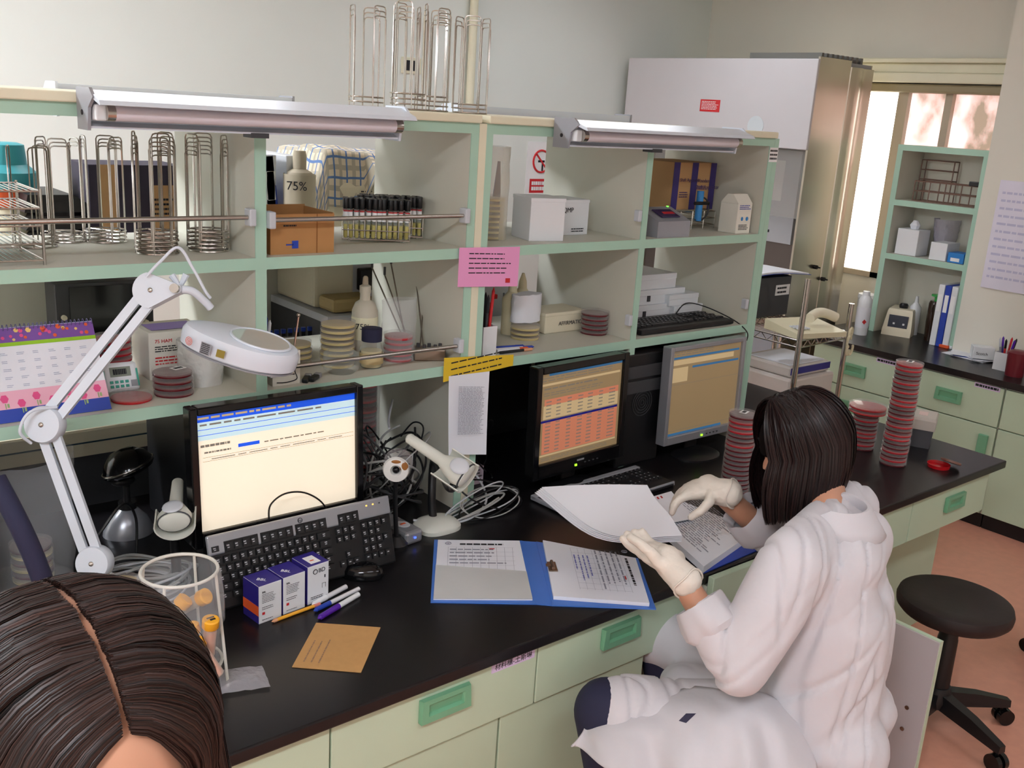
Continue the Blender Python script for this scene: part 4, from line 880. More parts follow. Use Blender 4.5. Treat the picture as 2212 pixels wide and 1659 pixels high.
# ---------------------------------------------------------------- desk things, left
def gooseneck_scanner(lab, base_xy, head, ydir, zdir, neckpts, white_base=True, name='barcode_scanner'):
    t = thing(name, lab, 'scanner', (base_xy[0], base_xy[1], ZB))
    if white_base:
        m = MB(); rg = []
        for s_, z in ((1, 0), (1, .010), (.86, .020), (.45, .030)):
            rg.append([(base_xy[0]+s_*.062*math.copysign(abs(math.cos(a))**.7, math.cos(a)), base_xy[1]+s_*.052*math.copysign(abs(math.sin(a))**.7, math.sin(a)), ZB+z) for a in [2*PI*i/30 for i in range(30)]])
        m.rings(rg).build('stand_base', mat('scanner_ivory', (210, 212, 202), .4), t, True, world=True)
    if neckpts: MB().tube(sm(neckpts, 8), .011, 12).build('gooseneck', black, t, True, world=True)
    M = frame(head, ydir.cross(zdir), ydir)
    iv = MATS.get('scanner_ivory') or mat('scanner_ivory', (210, 212, 202), .4)
    def b(): m = MB(); m.M = M; return m
    # head faces local -Y; handle runs back along +Y
    rg = []
    for y, rx_, rz_ in ((-.030, .020, .012), (-.026, .032, .022), (-.005, .036, .026), (.025, .026, .021), (.05, .015, .014), (.10, .014, .013), (.15, .013, .012), (.155, .008, .008)):
        rg.append([(rx_*math.cos(a), y, rz_*math.sin(a)+(.004 if y < .02 else 0)) for a in [2*PI*i/24 for i in range(24)]])
    h = b().rings(rg).build('scanner_head', iv, t, True, world=True)
    b().ball((0, -.004, .030), (.022, .024, .006)).build('scanner_window', lgrey, h, True, world=True)
    b().tube([(.0335*math.cos(a), -.022, .004+.0235*math.sin(a)) for a in [2*PI*i/24 for i in range(24)]], .002, 5, closed=True).build('trim_ring', dgrey, h, True, world=True)
    # cradle under the head
    rg = []
    for a in [PI+PI*i/14 for i in range(15)]:
        rg.append([(.043*math.cos(a), -.03, .036*math.sin(a)-.002), (.043*math.cos(a), .05, .030*math.sin(a)-.002), (.040*math.cos(a), .05, .027*math.sin(a)-.002), (.040*math.cos(a), -.03, .033*math.sin(a)-.002)])
    b().rings(rg).build('cradle', iv, t, True, world=True)
    return t, M
p = dep(990, 1018, 2.32)
gooseneck_scanner('ivory barcode scanner resting on a black gooseneck stand with a white base', (-.147, .585), p, -_r*.80+_u*.50+_f*.30, -_f*.75+_u*.45+_r*.1, [(-.15, .60, ZB+.025), (-.150, .61, ZB+.08), (-.145, .61, p.z-.075), p+V((-.01, .02, -.045)), p+V((.01, .02, -.035))])
p = dep(378, 1118, 2.10)
gooseneck_scanner('ivory barcode scanner lying in its cradle left of the monitor', (p.x+.02, p.y+.03), p, _f*.85+_u*.40-_r*.25, _u*.75-_f*.45, [(p.x+.03, p.y+.08, ZB), (p.x+.02, p.y+.06, p.z-.05)], False)
# webcam-like ring on stem
p = dep(856, 1012, 2.42)
t = thing('ring_sensor', 'white ring-shaped sensor with brown stains on a black stem', 'sensor', (p.x+.02, p.y+.02, ZB))
M = frame(p, (.8, -.6, 0), (0, 0, 1)); m = MB(); m.M = M
m.lathe([(.030, 0), (.033, .006), (.030, .014), (.014, .016), (.010, .006)], n=30); m.build('ring_body', mat('stained_white', (222, 222, 218), .3), t, True, world=True)
m = MB(); m.M = M; m.ball((0, 0, .010), (.009, .009, .008)).build('lens', blackg, t, True, world=True)
m = MB(); m.M = M; m.ball((.019, .010, .0125), (.011, .013, .0035)).ball((.0, .022, .013), (.014, .006, .003)).build('stain', mat('brown_stain', (150, 96, 40), .5), t, True, world=True)
m = MB(); m.M = M; m.lathe([(.03, -.004), (.036, -.012), (.036, -.016), (.0, -.018)], (0.004, .012, 0), n=30).build('clear_hood', clear, t, True, world=True)
MB().tube(sm([p+V((0, .0, -.03)), p+V((.01, .015, -.10)), (p.x+.02, p.y+.02, ZB+.03)], 6), .006, 8).build('stem', black, t, True, world=True)
MB().lathe([(.03, 0), (.03, .01), (.012, .03)], (p.x+.02, p.y+.02, ZB), 20).build('base', black, t, True, world=True)
t = thing('card_reader', 'silver box with an oval badge and blue light right of the leaning keyboard', 'device', (-.262, .60, ZB), .1)
MB().box((0, 0, .018), (.055, .14, .036), .008).build('case', silver, t)
MB().at((0, -.02, .0365)).lathe([(.017, 0), (.018, .001), (.016, .002)], n=24, sx=1, sy=1.2).m(1).box((0, -.052, -.018), (.006, .002, .004)).m(2).box((0, 0, .0025), (.016, .006, .001)).build('badge', [lgrey, mat('led_blue', (60, 90, 255), .4, emit=3), orange], t)
# dome sensor
p0 = onz(278, 1150, ZB)
t = thing('dome_scanner', 'glossy black half-dome scanner on a silver base', 'scanner', (p0.x, p0.y, ZB)); x, y = p0.x, p0.y
rg = [[(x+r_*math.cos(a)*1.0, y+r_*.85*math.sin(a), ZB+z) for a in [2*PI*i/30 for i in range(30)]] for r_, z in ((.062, 0), (.06, .015), (.048, .04), (.028, .062), (.018, .07))]
MB().rings(rg).build('silver_base', silver, t, True, world=True)
MB().cyl((x, y, ZB+.068), (x, y, ZB+.085), .022, n=20).cyl((x, y, ZB+.08), (x, y, ZB+.15), .009, n=14).ball((x-.01, y-.01, ZB+.145), (.03, .016, .013)).build('neck', black, t, True, world=True)
m = MB().at((x+.003, y, ZB+.185), ry=-.32, rx=-.2); m.lathe([(.0, .040), (.03, .034), (.052, .016), (.062, -.004), (.064, -.012), (.058, -.02), (.03, -.03)], n=36)
m.build('dome', blackg, t, True, world=True)
m = MB().at((x+.003, y, ZB+.185), ry=-.32, rx=-.2); m.ring((0, 0, -.006), .0635, .0028, 36, 6); m.build('chrome_rim', chrome, t, True, world=True)
# magnifier lamp
j0, j1, j2 = dep(205, 1215, 1.93), ony(98, 917, .545), ony(330, 628, .50)
t = thing('magnifier_lamp', 'white jointed magnifier lamp on a double-bar arm reaching over the desk', 'lamp', (j0.x, j0.y, ZB))
vd = -_f
def bars(a, b, off, w_=.0085):
    d_ = (b-a).normalized(); s_ = d_.cross(vd).normalized(); m = MB()
    for q in (-1, 1):
        o = s_*off*q; n_ = d_.cross(s_)
        m.rings([[P+o+s_*i*w_+n_*k*.005 for i, k in ((-1, -1), (1, -1), (1, 1), (-1, 1))] for P in (a, b)])
    return m
def disc(c, r_, h_, nrm=vd):
    m = MB(); return m
bars(j0, j1, .0125).build('arm_bars', lampw, t, world=True)
bars(j1, j2, .0125).build('arm_bars', lampw, t, world=True)
for nm, c_, r_ in (('base_joint', j0, .034), ('elbow_joint', j1, .036)):
    M = frame(c_, _r, _u); m = MB(); m.M = M; m.lathe([(r_*.95, -.016), (r_, -.012), (r_, .010), (r_*.93, .016), (.006, .0175)], n=36).build(nm, lampw, t, True, world=True)
    m = MB(); m.M = M; m.ball((0, 0, .018), (.005, .005, .003)).build('screw', chrome, t, True, world=True)
k0 = ony(385, 625, .47)
M = frame(j2, _r, _u); m = MB(); m.M = M; L_ = M.inverted() @ k0
ang = math.atan2(L_.y, L_.x); dist = math.hypot(L_.x, L_.y)
pl = [(.035*math.cos(a), .035*math.sin(a)) for a in [ang+PI/2+.15+(PI*2-PI-.3)*i/16 for i in range(17)]]+[(dist*math.cos(ang)+.010*math.cos(a), dist*math.sin(ang)+.010*math.sin(a)) for a in [ang-PI/2+PI*i/6 for i in range(7)]]
m.prism(pl, (-.013, .013), 'Z').build('head_joint', lampw, t, world=True)
m = MB(); m.M = M; m.ball((0, 0, .014), (.005, .005, .003)).cyl((dist*math.cos(ang), dist*math.sin(ang), .01), (dist*math.cos(ang), dist*math.sin(ang), .024), .009, n=16).build('screw', chrome, t, True, world=True)
m = MB(); m.M = M
for q in range(3): a = ang+PI/2-.5+q*1.05; c0 = V((dist*math.cos(ang)*.94, dist*math.sin(ang)+.006, -.02)); m.tube([c0, c0+V((.028*math.cos(a), .028*math.sin(a), 0))], .005, 8, rr=[.004, .007])
m.build('wing_knob', lampw, t, True, world=True)
hc = ony(520, 748, .43); nk = ony(455, 665, .46)
MB().tube(sm([k0+V((.005, -.005, 0)), k0+V((.025, -.01, -.004)), nk+V((-.01, 0, .012)), nk], 5), .008, 10, rr=None).build('neck', lampw, t, True, world=True)
# head: long flat oval housing
hx = (ony(640, 765, .36)-ony(400, 700, .47)).normalized(); hu = (V((0, 0, 1))+_r*.10 - _f*.10); M = frame(hc, hx, hu.cross(hx))
HL = .117
def oval(s_, z, wy=.058, n=40):
    out = []
    for i in range(n):
        a = 2*PI*i/n; xx = math.cos(a); wv = wy*(1 if xx > .2 else 1-.25*(.2-xx))
        out.append((HL*s_*math.copysign(abs(xx)**.85, xx), wv*s_*math.sin(a)*1.15, z))
    return out
m = MB(); m.M = M; m.rings([oval(.93, -.022), oval(.99, -.018), oval(1, -.004), oval(1, .010), oval(.95, .020), oval(.80, .023)]).build('head_housing', lampw, t, True, world=True)
m = MB(); m.M = M; m.rings([[(.035+.058*math.cos(a), .048*math.sin(a), z) for a in [2*PI*i/30 for i in range(30)]] for z in (.0235, .026)]).build('lens', mat('lens_glass', (186, 196, 190), .05, coat=1), t, True, world=True)
m = MB(); m.M = M; m.tube([(.035+.060*math.cos(a), .050*math.sin(a), .025) for a in [2*PI*i/30 for i in range(30)]], .003, 6, closed=True).build('lens_rim', lampw, t, True, world=True)
m = MB(); m.M = M; m.rings([oval(.955, -.026), oval(.965, -.0225)]).build('rim', grey, t, True, world=True)
def sidepos(fx, z):   # a point on the front side wall of the head
    return (fx*HL, -.0665*math.sqrt(max(0, 1-abs(fx)**2.35))**1.0-.0012, z)
m = MB(); m.M = M
for fx, w_, c_ in ((-.80, .010, 0), (-.52, .022, 1), (-.26, .014, 2)):
    P0 = V(sidepos(fx, 0)); P1 = V(sidepos(fx+.08, 0)); du = (P1-P0).normalized(); nn_ = du.cross(V((0, 0, 1))).normalized(); P0 += nn_*.0015
    if c_ == 0: m.m(3); [m.tube([P0+du*r_*math.cos(a)+V((0, 0, r_*math.sin(a))) for a in [k*PI/8 for k in range(16)]], .0007, 4, closed=True) for r_ in (.008, .005, .002)]
    elif c_ == 1: m.m(1).rect(P0, du, (0, 0, 1), -.009, -.012, .012, .012); m.m(0).dashes(P0+nn_*.0008-du*.007+V((0, 0, -.011)), du, (0, 0, 1), .017, .022, 6, .95, .5, 3)
    else: m.m(2).rect(P0, du, (0, 0, 1), -.007, -.008, .009, .008)
m.build('stickers', [ink, grey, mat('gold_sticker', (140, 124, 50), .4), mat('red_stamp', (220, 110, 90), .6)], t, fix=False, world=True)
MB().tube(sm([j2+V((-.015, -.01, .03)), j2+V((.01, -.02, .06)), j2+V((.045, -.02, .085)), k0+V((.03, 0, .04)), k0+V((.05, -.01, -.005)), nk+V((0, 0, .02))], 7), .003, 8).build('power_cord', lampw, t, True, world=True)
MB().tube(sm([j1+V((.02, -.01, .035)), j1+V((-.03, -.02, .035)), j1+V((-.05, -.02, 0)), j1+V((-.03, -.01, -.03))], 7), .003, 8).build('power_cord', lampw, t, True, world=True)
MB().tube([j0, (j0.x+.005, j0.y+.01, ZB+.012)], .012, 10, rr=[.014, .018]).b2((j0.x-.05, j0.y-.03, ZB), (j0.x+.06, j0.y+.05, ZB+.02), .006).build('clamp_base', lampw, t, True, world=True)

# boxes with BD lettering
def bd(i, x, y, lab, front):
    w_, dd, h = .056, .062, .088+(.004 if i == 2 else 0)
    t = thing('pipette_box', lab, 'box', (x, y, ZB), .11, 'white and purple supply boxes')
    MB().box((0, 0, h/2), (w_, dd, h), .001).build('box_body', white, t)
    m = MB().m(0).box((0, 0, h+.0003), (w_-.001, dd-.001, .0006)).box((-w_/2-.0003, 0, h/2), (.0006, dd-.001, h-.001)).m(1)
    if i == 0: m.box((-w_/2-.0007, 0, h*.34), (.0006, dd-.001, h*.26))
    m.m(2)
    if i < 2: m.text('BBL', .014, (-.016, 0, h+.0008), rx=0, rz=-.9)
    else: m.box((.0, -.004, h+.0008), (.026, .036, .0005)).m(1).box((-.002, -.008, h+.0012), (.01, .004, .0003))
    m.m(3); f = -dd/2-.0006
    if i < 2: m.dashes((-w_*.36, f, h*.52), X, Z, w_*.6, h*.26, 6, .8, .3, i+1).dashes((-w_*.36, f, h*.34), X, Z, w_*.5, h*.1, 2, .8, .3, i+5).dashes((-w_*.36, f, h*.06), X, Z, w_*.5, h*.05, 1, .8, .3, i+5).text('BBL', .006, (-w_*.36, f, h*.8)); m.m(4).rect((0, f, 0), X, Z, -w_*.36, h*.22, -w_*.24, h*.29)
    else: m.text('BD', .014, (.0, f, h*.78)).ring((0, 0, 0), .0001, .00001, 4, 3); m.M = Matrix.Translation((-.008, f, h*.825)) @ Matrix.Rotation(PI/2, 4, 'X'); m.ring((0, 0, 0), .0055, .0009, 14, 4); m.M = Matrix(); m.rect((0, f, 0), X, Z, .016, h*.6, .019, h*.68).rect((0, f, 0), X, Z, .01, h*.34, .011, h*.46).rect((0, f, 0), X, Z, .019, h*.34, .02, h*.46).rect((0, f, 0), X, Z, .01, h*.455, .02, h*.465).dashes((-.02, f, h*.1), X, Z, .04, .008, 2)
    m.build('print', [purpled, orange, label, ink, red], t)
bd(0, -.735, .406, 'leftmost white and purple box with an orange side band', 0)
bd(1, -.674, .415, 'middle of the three white and purple boxes lettered BBL', 0)
bd(2, -.610, .425, 'rightmost white box lettered BD with a white sticker on its purple top', 0)
pen('pencil', 'yellow pencil with pink eraser in front of the white and purple boxes', (-.628, .374, ZB+.004), (-.735, .362, ZB+.004), .0038, (pencilm, mat('wood_tip', (220, 160, 120), .6)), None, .12, 'pencil')
tag(MB().cyl((-.628, .374, ZB+.004), (-.612, .376, ZB+.004), .0042, n=10).build('pencil_eraser', mat('eraser_pink', (220, 130, 120), .7), None, True), 'pink eraser end of the yellow pencil', 'eraser')
pen('marker_pen', 'blue-capped clear pen lying right of the boxes', (-.505, .388, ZB+.006), (-.64, .352, ZB+.006), .0052, (mat('clear_pen', (220, 220, 224), .2), blued), None, .35)
pen('marker_pen', 'purple marker with a white band lying nearest the brown envelope', (-.52, .365, ZB+.006), (-.648, .318, ZB+.006), .0062, (white, violet), None, .5)
pen('marker_pen', 'white-capped pen lying against the right box', (-.525, .412, ZB+.006), (-.63, .378, ZB+.006), .006, (MATS['clear_pen'], white), None, .4)
# envelope
e4 = [onz(631, 1442, ZB), onz(780, 1454, ZB), onz(822, 1357, ZB), onz(683, 1347, ZB)]
t = tag(MB().rings([[p+V((0, 0, .0005)) for p in e4], [p+V((0, 0, .0022)) for p in e4]]).build('brown_envelope', kraft), 'brown paper envelope on the black bench near the drawer edge', 'envelope')
ux = (e4[3]-e4[0]).normalized(); uy = (e4[0]-e4[1]).normalized()
MB().dashes(e4[0]-uy*.055+ux*.02+V((0, 0, .0028)), ux, uy, .09, .045, 3, .9, .18, 7).build('handwriting', mat('faded_ink', (150, 120, 96), .9), t, fix=False)
# mouse
t = thing('computer_mouse', 'glossy black computer mouse beside the leaning keyboard', 'mouse', (-.462, .445, ZB), .9)
rg = [[(.030*s_*math.cos(a), .052*s_*math.sin(a), z) for a in [2*PI*i/24 for i in range(24)]] for s_, z in ((.92, 0), (1, .008), (.95, .02), (.7, .031), (.3, .035))]
MB().rings(rg).build('mouse_body', blackg, t, True)
MB().box((0, .025, .033), (.005, .015, .004), .001).build('scroll_wheel', grey, t)
tag(MB().tube(sm([(-.44, .50, ZB+.012), (-.40, .52, ZB+.005), (-.37, .58, ZB+.004), (-.40, .66, ZB+.004)], 6), .002).build('mouse_cable', cableb, None, True), 'thin black cable of the computer mouse', 'cable')
# wire stand with bag
cx, cy = -.972, .252
t = thing('bag_stand', 'white wire hoop stand holding a clear plastic bag of specimen tubes', 'stand', (cx, cy, ZB))
wm_ = mat('white_coated_wire', (222, 220, 210), .35)
MB().ring((cx, cy, .925), .068, .0032, 40, 8).build('hoop', wm_, t, True, world=True)
MB().ring((cx+.004, cy-.002, .735), .068, .003, 40, 8).build('hoop', wm_, t, True, world=True)
for k, a in enumerate((-.75, .8, 2.4, 3.95)):
    MB().cyl((cx+.068*math.cos(a), cy+.068*math.sin(a), .925), (cx+.088*math.cos(a), cy+.088*math.sin(a), ZB), .003, n=8).build('leg', wm_, t, True, world=True)
rg = []
for j, (r_, z) in enumerate([(.071, .928), (.075, .915), (.077, .90), (.080, .86), (.079, .82), (.076, .815), (.074, .78), (.076, .73), (.07, .71), (.05, .70), (.02, .697)]):
    rg.append([(cx+r_*math.cos(a)*(1+.05*noise.noise(V((math.cos(a)*2, math.sin(a)*2, j*.8)))), cy+r_*math.sin(a)*(1+.05*noise.noise(V((math.cos(a)*2, math.sin(a)*2+5, j*.8)))), z) for a in [2*PI*i/40 for i in range(40)]])
tag(MB().rings(rg, True, False, True).build('waste_bag', bagm, None, True), 'clear plastic bag hanging inside the white wire hoop stand', 'bag')
def spec_tube(lab, cap, end, liq, marked=False):
    t = thing('specimen_tube', lab, 'tube', end, 0, None); t.rotation_mode = 'QUATERNION'; t.rotation_quaternion = (cap-end).to_track_quat('Z', 'Y'); L = .072
    MB().lathe([(.009, 0), (.0125, .003), (.0125, L), (.012, L+.001)], n=18).build('tube_body', mat('translucent_tube', (228, 214, 200), .3, alpha=.4), t, True)
    c_ = MB().lathe([(.0148, L-.006), (.0155, L-.005), (.0155, L+.010), (.013, L+.012)], n=20)
    if marked: c_.m(1).box((0, .003, L+.0124), (.014, .003, .0008)).box((.002, -.003, L+.0124), (.010, .004, .0008))
    c_.build('cap', [yellow, ink], t, True)
    MB().lathe([(.008, .002), (.0108, .005), (.0108, .052)], n=16).build('contents', liq, t, True); return t
om = mat('orange_liquid', (226, 120, 62), .3)
for u, v, tt, du, dv, dt, m_, d, mk in [(455, 1345, 1.80, -6, 70, .03, om, 'upright with the marked lid', True), (413, 1358, 1.80, 20, 70, .02, om, 'left of the marked lid', False), (396, 1300, 1.84, -40, 45, .0, yagar, 'high on the left', False), (440, 1290, 1.85, -55, 28, .03, yagar, 'high on the right', False), (425, 1392, 1.78, 42, 60, .02, om, 'lying low with orange fluid', False)]:
    c0 = dep(u, v, tt); e0 = dep(u+du, v+dv, tt+dt); e0 = c0+(e0-c0).normalized()*.075
    spec_tube('yellow-capped specimen tube in the clear bag, '+d, c0, e0, m_, mk)
for i in range(7):
    a = i*.5+2; tag(MB().cyl((cx-.045+.005*i, cy+.03-.01*i, .72), (cx-.06+.006*i, cy+.045-.008*i, .88-.01*i), .0018, n=6).build('green_stick', green, None, True), 'thin green plastic stick in the clear bag', 'stick', 'green sticks in the clear bag')
t = tag(MB().b2((0, 0, .001), (.001, .001, .002)).build('small_bag', bagm), 'x', 'bag'); bpy.data.objects.remove(t)
q = onz(505, 1470, ZB); m = MB(); rg = []
for j in range(7): rg.append([(q.x-.045+.09*i/8+.01*j*.3, q.y-.035+.075*j/6-.03*i/8, ZB+.004+.012*abs(noise.noise(V((i*.6, j*.7, 1))))+.01*math.sin(PI*i/8)*math.sin(PI*j/6)) for i in range(9)])
tag(MB().rings(rg, False, False, False).build('zip_bag', mat('shiny_bag', (200, 198, 205), .08, alpha=.4, bump=.5, bscale=60), None, True), 'small crumpled clear zip bag at the foot of the wire hoop stand', 'bag')
# cables on the desk
def cable_thing(lab, pts, r_, m_, name='cable', grp=None): return tag(MB().tube(sm(pts, 7), r_, 7).build(name, m_, None, True), lab, 'cable', grp)
def tangle(cx, cy, rx, ry, n, m_s, lab, grp, seed, zt=.05, pts=16):
    r = random.Random(seed)
    for k in range(n):
        a0 = r.uniform(0, 6); q0 = r.uniform(.45, .9); ox, oy = r.uniform(-.25, .25), r.uniform(-.25, .25); h0 = r.uniform(.2, 1); P = [(cx+rx*(ox+(q0+r.uniform(-.07, .07))*math.cos(a0+j*.72)), cy+ry*(oy+(q0+r.uniform(-.07, .07))*math.sin(a0+j*.72)), ZB+.005+zt*h0*(.5+.5*math.sin(j*.72+a0*2))) for j in range(r.randint(8, pts))]
        mm, nm = m_s[k % len(m_s)]; cable_thing('%s %s' % (nm, lab), P, r.uniform(.0018, .0034), mm, 'cable', grp)
tangle(-.90, .66, .13, .11, 14, [(cable, 'pale grey'), (lgrey, 'white'), (cable, 'pale grey')], 'cable coiled behind the wire hoop stand and below the lamp', 'cables coiled below the magnifier lamp', 5, .06)
tangle(-.175, .79, .125, .12, 20, [(cableb, 'black'), (cableb, 'black'), (cable, 'grey'), (dgrey, 'dark grey')], 'cable in the tangle behind the gooseneck scanner', 'cables tangled behind the gooseneck scanner', 9, .24)
tangle(.005, .595, .16, .055, 6, [(lgrey, 'white'), (cableb, 'black'), (cable, 'grey')], 'cable looping round the foot of the centre post', 'cables round the centre post', 13, .10)
tangle(.135, .88, .09, .12, 6, [(cableb, 'black')], 'cable hanging left of the salmon-table monitor', 'cables left of the salmon monitor', 21, .30)
for q, pts, m_, lab in ((0, [(-1.0, .80, ZB+.02), (-.96, .76, ZB+.11), (-.90, .78, ZB+.16), (-.86, .82, ZB+.10), (-.87, .80, ZB+.01)], cableb, 'black cable arching beside the dome scanner'),
                        (1, [(-.36, .72, ZB+.21), (-.33, .70, ZB+.22), (-.31, .68, ZB+.17), (-.34, .66, ZB+.10)], dgrey, 'dark grey cable curling above the ring sensor'),
                        (2, [(-.20, .62, ZB+.02), (-.08, .56, ZB+.012), (.03, .60, ZB+.03), (.06, .68, ZB+.07), (.02, .74, ZB+.12)], lgrey, 'white cable curving from the white scanner base to the post'),
                        (3, [(-.12, .86, ZB+.28), (-.17, .80, ZB+.25), (-.20, .75, ZB+.24)], lgrey, 'white cable clip leaning behind the gooseneck scanner')):
    cable_thing(lab, pts, .0032, m_)
t = tag(MB().b2((.10, .78, ZB), (.16, .80, ZB+.055)).m(1).dashes((.105, .779, ZB+.01), X, Z, .05, .04, 4).build('tag_card', [mat('pale_pink_card', (214, 200, 214), .7), ink]), 'small pale pink card among the cables right of the post', 'card')
tag(MB().b2((.05, .95, ZB), (.17, 1.07, ZB+.035), .004).build('power_strip', lgrey), 'grey power strip buried in the cables', 'power strip')
# left margin
bag('large clear bag of used plates at the left edge below the calendar', -1.10, .83, ZB+.0005, .09, .11, .30, 17, pinch=.15)
dishes('yd', -1.09, .83, ZB+.003, 6, 'yellow plate inside the large clear bag at the left edge', 'plates in the large bag', r=.045)
t = thing('label_carton', 'small white box with a blue mark left of the lamp foot', 'box', (-1.135, .62, ZB)); MB().b2((-.035, -.03, 0), (.035, .03, .055), .003).m(1).rect((0, -.0305, 0), X, Z, -.012, .034, .012, .045).build('box_body', [white, blued], t)
tag(MB().tube(sm([dep(-10, 1035, 1.55), dep(40, 1130, 1.55), dep(80, 1220, 1.57), dep(105, 1300, 1.6), dep(120, 1400, 1.62), dep(130, 1600, 1.66)], 6), .016, 12).build('navy_strap', navy, None, True), 'dark navy tube crossing the left edge in front of the lamp', 'tube')
# ---------------------------------------------------------------- beyond the shelves (opposite side of the bench)
t = thing('white_squeeze_bottle', 'cream bottle with a teal and orange top beyond the tiered wire rack', 'bottle', (-.93, 1.5, 1.361))
MB().lathe([(.07, 0), (.07, .06), (.06, .09)], (0, 0, 0), 26).build('bottle_body', beiged, t, True)
MB().lathe([(.072, .14), (.072, .18), (.05, .20), (.045, .25), (.03, .255)], (0, 0, 0), 26).build('teal_cap', teal, t, True)
MB().lathe([(.066, .092), (.066, .139)], (0, 0, 0), 26).build('orange_collar', orange, t, True)
t = thing('paper_tray_stack', 'black stacked desk trays on the far side behind the wire holders', 'tray', (-.83, 1.45, 1.36))
for i, z in enumerate((0, .045, .09)): MB().prism([(-.10, 0), (.10, 0), (.10, .035), (-.07, .035)] if i < 2 else [(-.10, 0), (.09, 0), (.02, .045), (-.09, .045)], (1.35-1.45, .12), 'Y').build('tray', black, t)
for o in t.children: o.location.z += [0, .045, .09][list(t.children).index(o)]
tag(MB().b2((-1.25, 1.32, ZB), (-.60, 1.62, .70)).b2((-1.25, 1.32, .93), (-.60, 1.62, .95)).b2((-1.25, 1.60, .70), (-.60, 1.62, 1.34)).b2((-1.25, 1.32, 1.34), (-.30, 1.62, 1.36)).build('raised_shelf', body), 'cream shelf on the far side of the bench behind the calendar', 'shelf')
t = thing('dark_display', 'grey-framed dark screen with side knobs seen under the upper shelf', 'monitor', (-.74, 1.40, .951))
MB().b2((-.13, -.05, .0), (.13, .05, .31), .006).build('casing', dgrey, t)
MB().b2((-.095, -.054, .05), (.085, -.0505, .30)).build('screen', blackg, t)
m = MB()
for i in range(3):
    for q in (-.112, .105): m.cyl((q, -.05, .16+i*.03), (q, -.062, .16+i*.03), .007, n=10)
m.build('knob', beiged, t, True)
t = thing('office_chair', 'cream moulded chair back with a curved arm at the far left', 'chair', (-.98, 2.0, 0))
rg = []
for j in range(9):
    f = j/8; rg.append([(-.20+.40*i/10, .03*math.cos(PI*(i/10-.5))-.06*f, .45+.72*f-.04*abs(i/5-1)**2*f) for i in range(11)])
MB().rings([r_+[V(p)+V((0, .012, 0)) for p in reversed(r_)] for r_ in rg]).build('backrest', beiged, t, True)
MB().tube(sm([(.20, -.02, 1.0), (.24, -.12, .96), (.22, -.25, .82), (.2, -.28, .6), (.19, -.2, .45)], 6), .016, 10).build('armrest', beiged, t, True)
MB().box((0, -.15, .44), (.44, .42, .035), .012).build('seat', beiged, t)
for x in (-.18, .18):
    for y in (-.32, .02): MB().cyl((x, y, .43), (x*1.15, y*1.1, 0), .014, .012).build('leg', beiged, t, True)
t = thing('cream_console', 'cream console with a thin dark slot below the calendar shelf', 'device', (-.87, 1.25, ZB))
MB().b2((-.25, -.06, 0), (.21, .06, .215), .008).m(1).b2((-.24, -.062, .175), (.19, -.0605, .179)).m(2).b2((-.25, -.0625, .0), (.21, -.0605, .14)).build('console_body', [beiged, MATS['screen_teal'] and mat('teal_slot', (40, 70, 84), .5), dgrey], t)
# binders and 75% bottle, covered machine
for i, (x, col, lab, ln) in enumerate([(-.305, white, 'white binder at the left of the middle upper bay, behind the blue one', 0), (-.285, blued, 'dark blue binder leaning behind the cardboard tray', .10), (-.225, white, 'white binder leaning between the blue binder and the 75% bottle', .05)]):
    t = thing('ring_binder', lab, 'binder', (x, 1.34, 1.33)); t.rotation_euler = (0, -ln, 0)
    MB().b2((-.018, -.10, 0), (.018, .14, .285), .003).build('cover', col, t)
    MB().b2((-.012, -.1015, .16), (.012, -.1002, .24)).build('spine_label', label, t)
bottle('square_bottle', 'large beige bottle marked 75% behind the cardboard tray', -.225, 1.22, 1.33, [(.042, 0), (.045, .005), (.045, .21), (.035, .24), (.018, .25)], mat('beige_cardlike', (196, 184, 160), .6), [(.019, .25), (.02, .285), (.017, .30)], MATS['beige_cardlike'], (.0455, .15, .235), MATS['beige_cardlike'], '75%', .035, trot=-.65)
tag(MB().b2((-.36, 1.16, 1.31), (.6, 1.60, 1.329)).b2((-.36, 1.58, ZB), (.6, 1.60, 1.309)).build('raised_shelf', body), 'cream raised shelf on the far side behind the middle bays', 'shelf')
t = thing('lab_instrument', 'cream instrument with vents under a checked cloth behind the middle bay', 'machine', (.10, 1.5, 1.33))
MB().b2((-.14, -.12, 0), (.04, .14, .20), .02).build('housing', beiged, t)
MB().b2((.045, -.08, 0), (.26, .14, .15), .01).build('housing', lgrey, t)
MB().b2((-.14, -.10, .201), (.27, .15, .275), .02).build('housing', mat('yellowed_plastic', (232, 222, 160), .45), t)
m = MB()
for i in range(5):
    for j in range(3): m.box((-.02+j*.015, -.1215, .12+i*.012), (.010, .002, .004))
m.build('vents', dgrey, t)
clm = bpy.data.materials.new('checked_cloth'); clm.use_nodes = True; nt = clm.node_tree; b = nt.nodes['Principled BSDF']; b.inputs['Roughness'].default_value = .9
tc = nt.nodes.new('ShaderNodeUVMap'); sp = nt.nodes.new('ShaderNodeSeparateXYZ'); nt.links.new(tc.outputs[0], sp.inputs[0]); prev = None
def stripe(sock, per, wd, off=0):
    a = nt.nodes.new('ShaderNodeMath'); a.operation = 'ADD'; a.inputs[1].default_value = off; nt.links.new(sock, a.inputs[0])
    q = nt.nodes.new('ShaderNodeMath'); q.operation = 'PINGPONG'; q.inputs[1].default_value = per; nt.links.new(a.outputs[0], q.inputs[0])
    l = nt.nodes.new('ShaderNodeMath'); l.operation = 'LESS_THAN'; l.inputs[1].default_value = wd; nt.links.new(q.outputs[0], l.inputs[0]); return l.outputs[0]
cur = None
